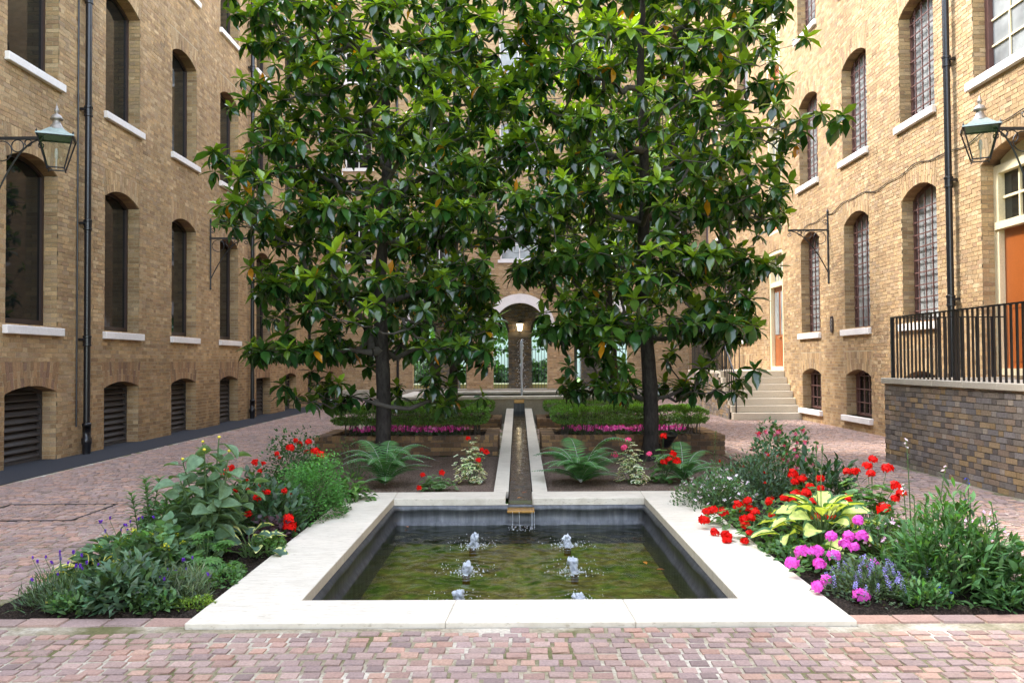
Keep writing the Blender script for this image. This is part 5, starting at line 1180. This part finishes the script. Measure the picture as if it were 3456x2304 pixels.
def spire(name, label, c, h, n, L, W, col, stems=1, sp=.06, cat='plant', fl=None, hd=None):
    t = thing(name, label, cat, (c[0], c[1], 0))
    for s in range(stems):
        bx, by = c[0]+sp*rng.normal()*(s > 0), c[1]+sp*rng.normal()*(s > 0); hh = h*(1-.30*rng.random()*(s > 0)); lx, ly = .05*rng.normal(size=2); g = Geo(); q = np.linspace(0, 1, 7); g.tube(np.stack([bx+lx*q**2, by+ly*q**2, hh*q], -1), np.linspace(.006, .003, 7), 5); st_ = part('stem', g, M_STEM, t)
        g = Geo(); f = .12+.88*np.arange(n)/n; a = np.arange(n)*2.39996; leaf_batch(g, np.stack([bx+lx*f**2, by+ly*f**2, hh*f], -1), np.stack([np.cos(a), np.sin(a), .25+.9*f**3], -1), (0, 0, 1), L*(1.15-.55*f)*(1+.15*rng.normal(size=n)), W*(1.1-.5*f), .35, .25, vary(col, n, .15)); part('foliage', g, M_LEAF, st_, kind='stuff', smooth=True)
        if hd: heads(t, hd, [(bx+lx+.012*rng.normal(), by+ly+.012*rng.normal(), hh-.03*k) for k in range(fl)], .8, 1.2)
    return t
G1, G2, G3 = (.07, .16, .045), (.095, .205, .05), (.095, .165, .095)
# -- left bed
bush('lavender_plant', 'grassy lavender clump with purple heads at the far left bed corner', 'plant', (-3.02, 5.5), .30, .20, .20, 900, .075, .0035, (.085, .14, .065), prof=GRASS, up=.6, fl=20, hd=VIO, lift=.16, hi=.3)
hosta('hosta with yellow-edged green leaves at the left bed corner', (-2.98, 5.85), 15, .34, .20, .20, .062, srgb(214, 206, 110), (.075, .15, .055), .78, .6)
bush('sage_plant', 'low grey-green leafy plant at the front of the left bed', 'plant', (-2.62, 5.55), .38, .26, .27, 900, .10, .019, G3, up=.35, stems=18)
bush('cranesbill_plant', 'green lobed-leaf plant with pale yellow flowers in the left bed', 'plant', (-2.75, 6.1), .46, .40, .38, 1100, .075, .034, (.10, .185, .085), prof=OVATE, up=.25, fl=26, hd=[flower_head(9, .022, .008, srgb(206, 206, 60), 1.3, .3).mesh('flower', M_PETAL, True)], hi=.75)
bush('lavender_plant', 'silvery lavender clump beside the pool coping, left bed', 'plant', (-2.28, 5.62), .20, .18, .22, 1000, .075, .0032, (.13, .18, .10), prof=GRASS, up=.65, fl=17, hd=VIO, lift=.08, hi=.2)
bush('moss_clump', 'low bright yellow-green ground cover beside the left coping corner', 'plant', (-2.13, 5.48), .16, .13, .06, 700, .018, .006, (.16, .26, .035), prof=SMALL)
bush('violet_plant', 'thin-stemmed plant with scattered violet heads in the left bed', 'flower', (-2.95, 6.35), .26, .30, .30, 240, .05, .010, G1, fl=16, hd=VIO, lift=.20, hi=.3)
spire('lily_plant', 'upright leafy lily stems in the middle of the left bed', (-2.98, 6.7), .68, 60, .125, .021, (.085, .19, .05), 6, .11)
t = thing('dahlia_plant', 'tall dahlia plant with large grey-green leaves and yellow buds, left bed', 'plant', (-2.55, 6.85, 0)); vs_ = [big_leaf(.185, .070, (.15, .245, .135), (.135, .23, .12), .5, .15, .2+.4*rng.random(), vein=.5).mesh('leaf', M_LEAF, True) for _ in range(6)]; g = Geo(); gb = []
for k in range(11):
    ph = k*2.39996; r0 = .05+.33*((k+.5)/11)**.8; top = (.98-.48*(k/11)); ex, ey = -2.55+r0*math.cos(ph), 6.85+r0*math.sin(ph); q = np.linspace(0, 1, 6); Pm = np.stack([-2.55+(ex+2.55)*q, 6.85+(ey-6.85)*q, top*q], -1); g.tube(Pm, np.linspace(.010, .005, 6), 6)
    for j in range(18):
        f = .16+.84*j/18; p = [np.interp(f, q, Pm[:, i]) for i in range(3)]; a = ph+j*2.2; inst('leaf', vs_[rng.integers(0, 6)], leaf_matrix((p[0]+.05*math.cos(a), p[1]+.05*math.sin(a), p[2]), (math.cos(a), math.sin(a), .55-.9*rng.random()), .5*rng.normal()) @ Matrix.Scale(.62+.45*rng.random(), 4), t); g.tube([p, (p[0]+.05*math.cos(a), p[1]+.05*math.sin(a), p[2]+.005)], .004, 4)
    gb.append((ex, ey, top))
part('stem', g, M_STEM, t, kind='stuff')
for p in gb[:5]: g = Geo(); blob(g, (p[0], p[1], p[2]+.015), .014, .8, .1, 2); part('bud', g, simple('yellow_bud', srgb(214, 196, 60), .6) if 'yellow_bud' not in MATS else MATS['yellow_bud'], t, smooth=True)
t = thing('lupin_plant', 'lupin with fresh green star-shaped leaves near the left coping', 'plant', (-2.36, 6.25, 0)); gs = Geo()
for k in range(52):
    q = rng.normal(size=3); q[2] = abs(q[2]); q /= np.linalg.norm(q); c = np.array([-2.36, 6.28, .03])+q*np.array([.24, .30, .34])*(.6+.4*rng.random()); g = Geo(); m = 9; a = np.arange(m)*2*math.pi/m; N = norm(q*.5+np.array([0, -.2, 1.])); A = norm(np.cross(N, [1, 0, .1])); B = np.cross(N, A); D = np.cos(a)[:, None]*A+np.sin(a)[:, None]*B+.25*N; leaf_batch(g, np.repeat(c[None], m, 0), D, N, .062, .010, .25, .4, vary((.075, .19, .035), m, .1)); part('leaf', g, M_LEAF, t, smooth=True); gs.tube([(-2.36, 6.28, 0), (c+np.array([-2.36, 6.28, 0]))/2+[0, 0, .04], c], .003, 4)
part('stem', gs, M_STEM, t, kind='stuff')
hosta('blue-green hosta with cream-edged leaves leaning over the left coping', (-2.22, 6.85), 11, .30, .20, .19, .065, srgb(206, 212, 140), (.070, .140, .095), .80, 1.0)
bush('red_dahlia', 'dark-leaved dahlia with scarlet flowers in the left bed', 'flower', (-2.45, 7.95), .42, .48, .52, 950, .085, .022, (.055, .11, .055), prof=OVATE, fl=10, hd=REDS, explicit=[(-2.6, 8.2, .62), (-2.55, 8.3, .60), (-2.73, 7.9, .6), (-2.76, 7.8, .57), (-2.3, 7.62, .42), (-2.2, 7.8, .40)], fs=(.9, 1.6), stems=24)
bush('heuchera_plant', 'purple-leaved plant at the foot of the scarlet dahlia', 'plant', (-2.22, 7.45), .20, .26, .20, 260, .05, .024, (.055, .030, .040), prof=OVATE, stems=8)
pelargonium('red_geranium', 'single scarlet geranium flower head hanging by the left coping', (-2.12, 7.6), .10, .10, .14, 26, [(-2.09, 7.55, .19), (-2.08, 7.52, .13)], RED, lr=.03)
t = bush('maidenhair_fern', 'airy mound of bright green maidenhair fern over the left coping', 'fern', (-2.14, 8.65), .40, .62, .62, 5200, .026, .0115, (.095, .25, .06), mat=M_FERN, prof=(np.array([0, .45, 1.]), np.array([.25, 1., .55])), up=.2, shell=.55, stems=40)
bush('broadleaf_plant', 'drooping broad-leaved green plant where the left coping meets the back', 'plant', (-1.95, 9.55), .26, .24, .30, 150, .11, .030, G2, prof=OVATE, up=.15, bend=.6, stems=12)
bush('rose_bush', 'rose bush with small leaves and red blooms at the back of the left bed', 'bush', (-2.95, 10.9), .42, .5, .76, 1100, .045, .016, (.045, .105, .035), prof=OVATE, fl=5, hd=REDS, explicit=[(-2.88, 9.9, .52), (-2.82, 10.5, .62)], fs=(.9, 1.5), stems=36, shell=.3)
pelargonium('red_geranium', 'red geranium with three bright heads behind the maidenhair fern', (-2.5, 10.0), .26, .22, .42, 90, [(-2.55, 10.1, .64), (-2.44, 9.98, .54), (-2.35, 9.88, .51), (-2.8, 10.2, .56)], RED, lr=.036)
bush('small_leaf_shrub', 'wispy small-leaved shrub behind the left fern', 'bush', (-2.25, 11.5), .42, .36, .58, 520, .026, .010, (.085, .155, .045), prof=OVATE, stems=26, shell=.3)
bush('ivy_clump', 'small-leaved ivy clump tucked under the cream-edged hosta by the coping', 'plant', (-2.14, 7.05), .16, .32, .13, 420, .034, .015, (.10, .20, .06), prof=OVATE)
bush('ivy_clump', 'low leafy tuft beside the lupin at the left coping edge', 'plant', (-2.16, 6.05), .15, .34, .12, 420, .04, .014, (.085, .18, .055), prof=OVATE)
bush('border_plant', 'broad leafy mass filling the outer edge of the left bed', 'plant', (-3.05, 7.6), .40, .75, .36, 1100, .07, .022, (.065, .145, .05), prof=OVATE, stems=20, fl=10, hd=VIO, lift=.06)
# -- behind the pool
fern('spreading green fern behind the left coping', (-1.72, 10.7), 24, .70, 1.12, .3)
fern('large spreading green fern right of the rill', (.80, 10.8), 28, .78, 1.08, .9)
fern('green fern at the foot of the right magnolia', (2.15, 10.9), 20, .60, 1.05, 1.7)
VAR = srgb(226, 228, 196)
pelargonium('variegated_geranium', 'white-edged geranium with small red flowers left of the rill', (-.62, 10.95), .22, .2, .52, 190, [(-.66, 10.9, .60), (-.48, 10.85, .45), (-.42, 10.8, .43), (-.52, 10.75, .33)], REDS, rim=VAR, lr=.032)
pelargonium('variegated_geranium', 'low geranium with tiny red flowers on the back coping', (-1.02, 10.3), .24, .16, .18, 90, [(-1.18, 10.2, .22), (-1.2, 10.0, .09), (-.95, 10.25, .24)], REDS, rim=(.16, .26, .12), lr=.034)
pelargonium('variegated_geranium', 'white-edged geranium with pink flower heads right of the rill', (1.48, 10.85), .22, .2, .50, 180, [(1.42, 10.8, .58), (1.36, 10.75, .48), (1.24, 10.7, .40), (1.68, 10.75, .40)], PINKH, rim=VAR, lr=.032)
pelargonium('red_geranium', 'tall scarlet geranium in front of the right magnolia trunk', (1.88, 10.95), .18, .16, .46, 60, [(1.88, 10.8, .62), (1.98, 10.7, .40), (1.92, 10.65, .34), (1.86, 10.68, .30), (2.02, 10.66, .31)], RED, lr=.042, smin=1.1, smax=1.5)
spire('lily_plant', 'single upright lily stem in front of the right planter', (2.72, 11.6), .62, 60, .10, .008, (.10, .19, .05))
bush('leafy_plant', 'loose green plant beside the lily stem right of the ferns', 'plant', (2.85, 10.7), .38, .4, .36, 420, .06, .012, (.06, .13, .05), stems=14, fl=5, hd=REDS, fs=(.5, .8))
# -- right bed
bush('white_flower_plant', 'feathery mound covered in small white flowers over the right coping', 'flower', (2.18, 9.15), .44, .55, .38, 2200, .045, .009, (.09, .17, .075), fl=110, hd=WHT, hi=.15, lift=.03, fs=(1.0, 1.5), stems=20, ft=1.2)
bush('artemisia_plant', 'grey-green cut-leaved plant behind the white flowers', 'plant', (2.78, 9.6), .40, .45, .56, 1300, .060, .011, (.085, .15, .09), fl=4, hd=REDS, fs=(.6, .8), stems=30)
FUC = []
for k in range(3):
    g = Geo(); a = np.arange(4)*math.pi/2; leaf_batch(g, np.zeros((4, 3)), np.stack([np.cos(a), np.sin(a), -.15*np.ones(4)], -1), (0, 0, 1), .026, .007, -.2, .2, vary(srgb(226, 40, 70), 4, .1)); a = np.arange(6)*math.pi/3; leaf_batch(g, np.zeros((6, 3)), np.stack([.35*np.cos(a), .35*np.sin(a), -np.ones(6)], -1), np.stack([np.cos(a), np.sin(a), 0*a], -1), .030, .011, -.1, .2, vary(srgb(240, 130, 160), 6, .1), OVATE); g.tube([(0, 0, 0), (.002, 0, -.055)], .0012, 4, srgb(230, 60, 110)); FUC.append(g.mesh('flower', M_PETAL, True))
bush('fuchsia_bush', 'fuchsia bush hung with pink and red bells at the back of the right bed', 'bush', (3.18, 10.2), .46, .42, .80, 900, .066, .022, (.075, .165, .065), prof=OVATE, fl=40, hd=FUC, lift=-.02, fs=(1.2, 1.8), stems=26, shell=.55, hi=.45)
bush('peony_plant', 'dark green broad-leaved peony behind the red geraniums', 'plant', (3.30, 9.0), .38, .36, .54, 300, .13, .024, (.028, .070, .030), up=.5, stems=20)
RG = 'red geraniums in the right bed'
pelargonium('red_geranium', 'red geranium spilling over the right coping beside the white flowers', (2.08, 7.95), .34, .30, .22, 120, [(1.77, 7.9, .17), (1.84, 7.92, .18), (1.72, 7.8, .11), (1.93, 7.9, .16), (2.07, 7.9, .22), (2.19, 8.0, .25), (2.2, 8.0, .18), (2.47, 8.2, .22), (2.6, 8.2, .24)], RED, lr=.034)
pelargonium('red_geranium', 'trailing red geranium lying on the right coping left of the hosta', (2.05, 7.25), .20, .22, .20, 46, [(2.15, 7.6, .22), (2.0, 7.4, .19), (1.97, 7.3, .16), (2.03, 7.34, .22), (1.98, 7.2, .11), (1.75, 7.5, .06), (1.82, 7.4, .06), (1.82, 7.3, .06), (1.79, 7.2, .05), (1.92, 7.12, .06)], RED, lr=.03, smin=1.0, smax=1.35)
pelargonium('red_geranium', 'red geranium behind the hosta with many round heads', (2.95, 8.55), .34, .34, .30, 130, [(2.92, 8.9, .38), (2.95, 8.7, .36), (2.87, 8.7, .33), (2.96, 8.5, .31), (3.14, 8.7, .36), (3.07, 8.5, .29), (2.85, 8.3, .27), (2.73, 8.25, .27), (3.24, 8.2, .27)], RED, lr=.036)
pelargonium('red_geranium', 'tallest red geranium at the outer edge of the right bed', (3.30, 7.85), .30, .34, .44, 150, [(3.39, 8.0, .64), (3.34, 8.0, .58), (3.33, 7.9, .52), (3.22, 8.2, .50), (3.30, 8.2, .50), (3.48, 7.9, .57), (3.42, 7.6, .45), (3.38, 7.4, .41), (3.35, 7.45, .36), (3.23, 7.4, .28)], RED, lr=.044, smin=1.15, smax=1.55)
hosta('large hosta with golden green-edged leaves overhanging the right coping', (2.52, 6.98), 34, .56, .36, .26, .085, (.075, .175, .07), srgb(202, 214, 126), .74, .2, 2)
pelargonium('magenta_geranium', 'magenta-pink geranium in front of the golden hosta', (2.32, 6.28), .32, .34, .20, 90, [(2.61, 6.45, .36), (2.35, 6.3, .27), (2.5, 6.35, .26), (2.45, 6.3, .21), (2.5, 6.25, .20), (2.62, 6.4, .25), (2.08, 6.15, .19), (2.2, 6.2, .18), (2.31, 6.15, .16), (1.97, 6.05, .13), (2.14, 5.98, .14), (2.0, 5.62, .08), (2.1, 5.75, .09), (2.48, 5.88, .16), (2.24, 5.5, .05)], MAG, lr=.034, smin=.95, smax=1.35)
bush('catmint_plant', 'sprawling catmint with hazy blue-violet spikes, right bed corner', 'flower', (2.42, 5.68), .42, .30, .22, 1800, .034, .009, (.085, .135, .070), prof=OVATE, fl=60, hd=BLU, hi=.3, lift=.0, fs=(.6, 1.0), stems=24, ft=1.4)
bush('lobelia_plant', 'small bright blue lobelia at the front of the right bed', 'flower', (2.68, 5.50), .17, .13, .15, 320, .035, .004, G2, fl=16, hd=LOB, hi=.2, lift=.01, fs=(.7, 1.0))
bush('phlox_plant', 'dense upright green phlox at the front right corner of the bed', 'plant', (2.95, 5.75), .44, .38, .60, 1800, .098, .0125, (.075, .175, .055), up=.45, shell=.35, stems=40)
for k in range(1): spire('phlox_plant', 'cluster of leafy phlox shoots rising from the front right clump', (2.95, 5.75), .70, 34, .10, .013, (.070, .165, .045), 12, .16)
bush('white_phlox', 'loose plant with small white-pink flowers behind the phlox', 'flower', (2.92, 6.65), .34, .34, .36, 620, .06, .013, (.070, .140, .055), fl=42, hd=PNKS, hi=.3, lift=.03, stems=24, fs=(.9, 1.3))
spire('larkspur_plant', 'tall thin flower stem with open leaves above the right bed', (3.02, 6.45), .98, 34, .085, .008, (.070, .140, .045), 1, .08, 'plant', 3, WHT)
spire('larkspur_plant', 'second slender stem leaning right of the tallest one', (3.16, 6.35), .78, 30, .085, .008, (.075, .145, .05), 2, .08, 'plant', 3, WHT)
bush('cranesbill_plant', 'lobed-leaf cranesbill at the far right edge of the bed', 'plant', (3.32, 5.65), .20, .34, .34, 330, .075, .032, (.060, .140, .045), prof=OVATE, up=.25)
bush('pale_pink_plant', 'airy plant with pale pink flowers at the right edge of the bed', 'flower', (3.42, 6.15), .18, .34, .38, 380, .045, .006, (.095, .16, .06), fl=36, hd=PNKS, lift=.08, hi=.35, fs=(.8, 1.2))
spire('violet_cranesbill', 'wiry stem with a violet flower beside the pale pink plant', (3.26, 6.05), .74, 10, .06, .016, G1, 2, .05, 'flower', 2, LOB)
bush('border_plant', 'low green leaves under the golden hosta beside the right coping', 'plant', (2.22, 6.75), .22, .42, .14, 480, .05, .018, (.07, .155, .05), prof=OVATE)
bush('border_plant', 'leafy green mass between the red geraniums, right bed', 'plant', (2.75, 7.75), .50, .55, .26, 900, .06, .022, (.075, .165, .05), prof=OVATE, fl=16, hd=RED, lift=.05, hi=.4, fs=(.9, 1.3))
for x, y, lab in ((-2.86, 5.36, 'small leafy tuft on the brick edging, left bed'), (-2.4, 5.4, 'low leaves between sage and lavender at the left bed front')):
    bush('edging_tuft', lab, 'plant', (x, y), .17, .12, .12, 320, .05, .012, (.09, .18, .06), stems=5)
for x, y, lab in ((2.62, 5.42, 'thin grassy tuft at the front of the right bed'), (3.1, 5.40, 'leafy tuft under the phlox at the right bed front'), (3.36, 5.45, 'outermost leafy tuft at the right bed front')):
    bush('edging_tuft', lab, 'plant', (x, y), .16, .12, .14, 300, .06, .009, (.08, .18, .055), stems=5)
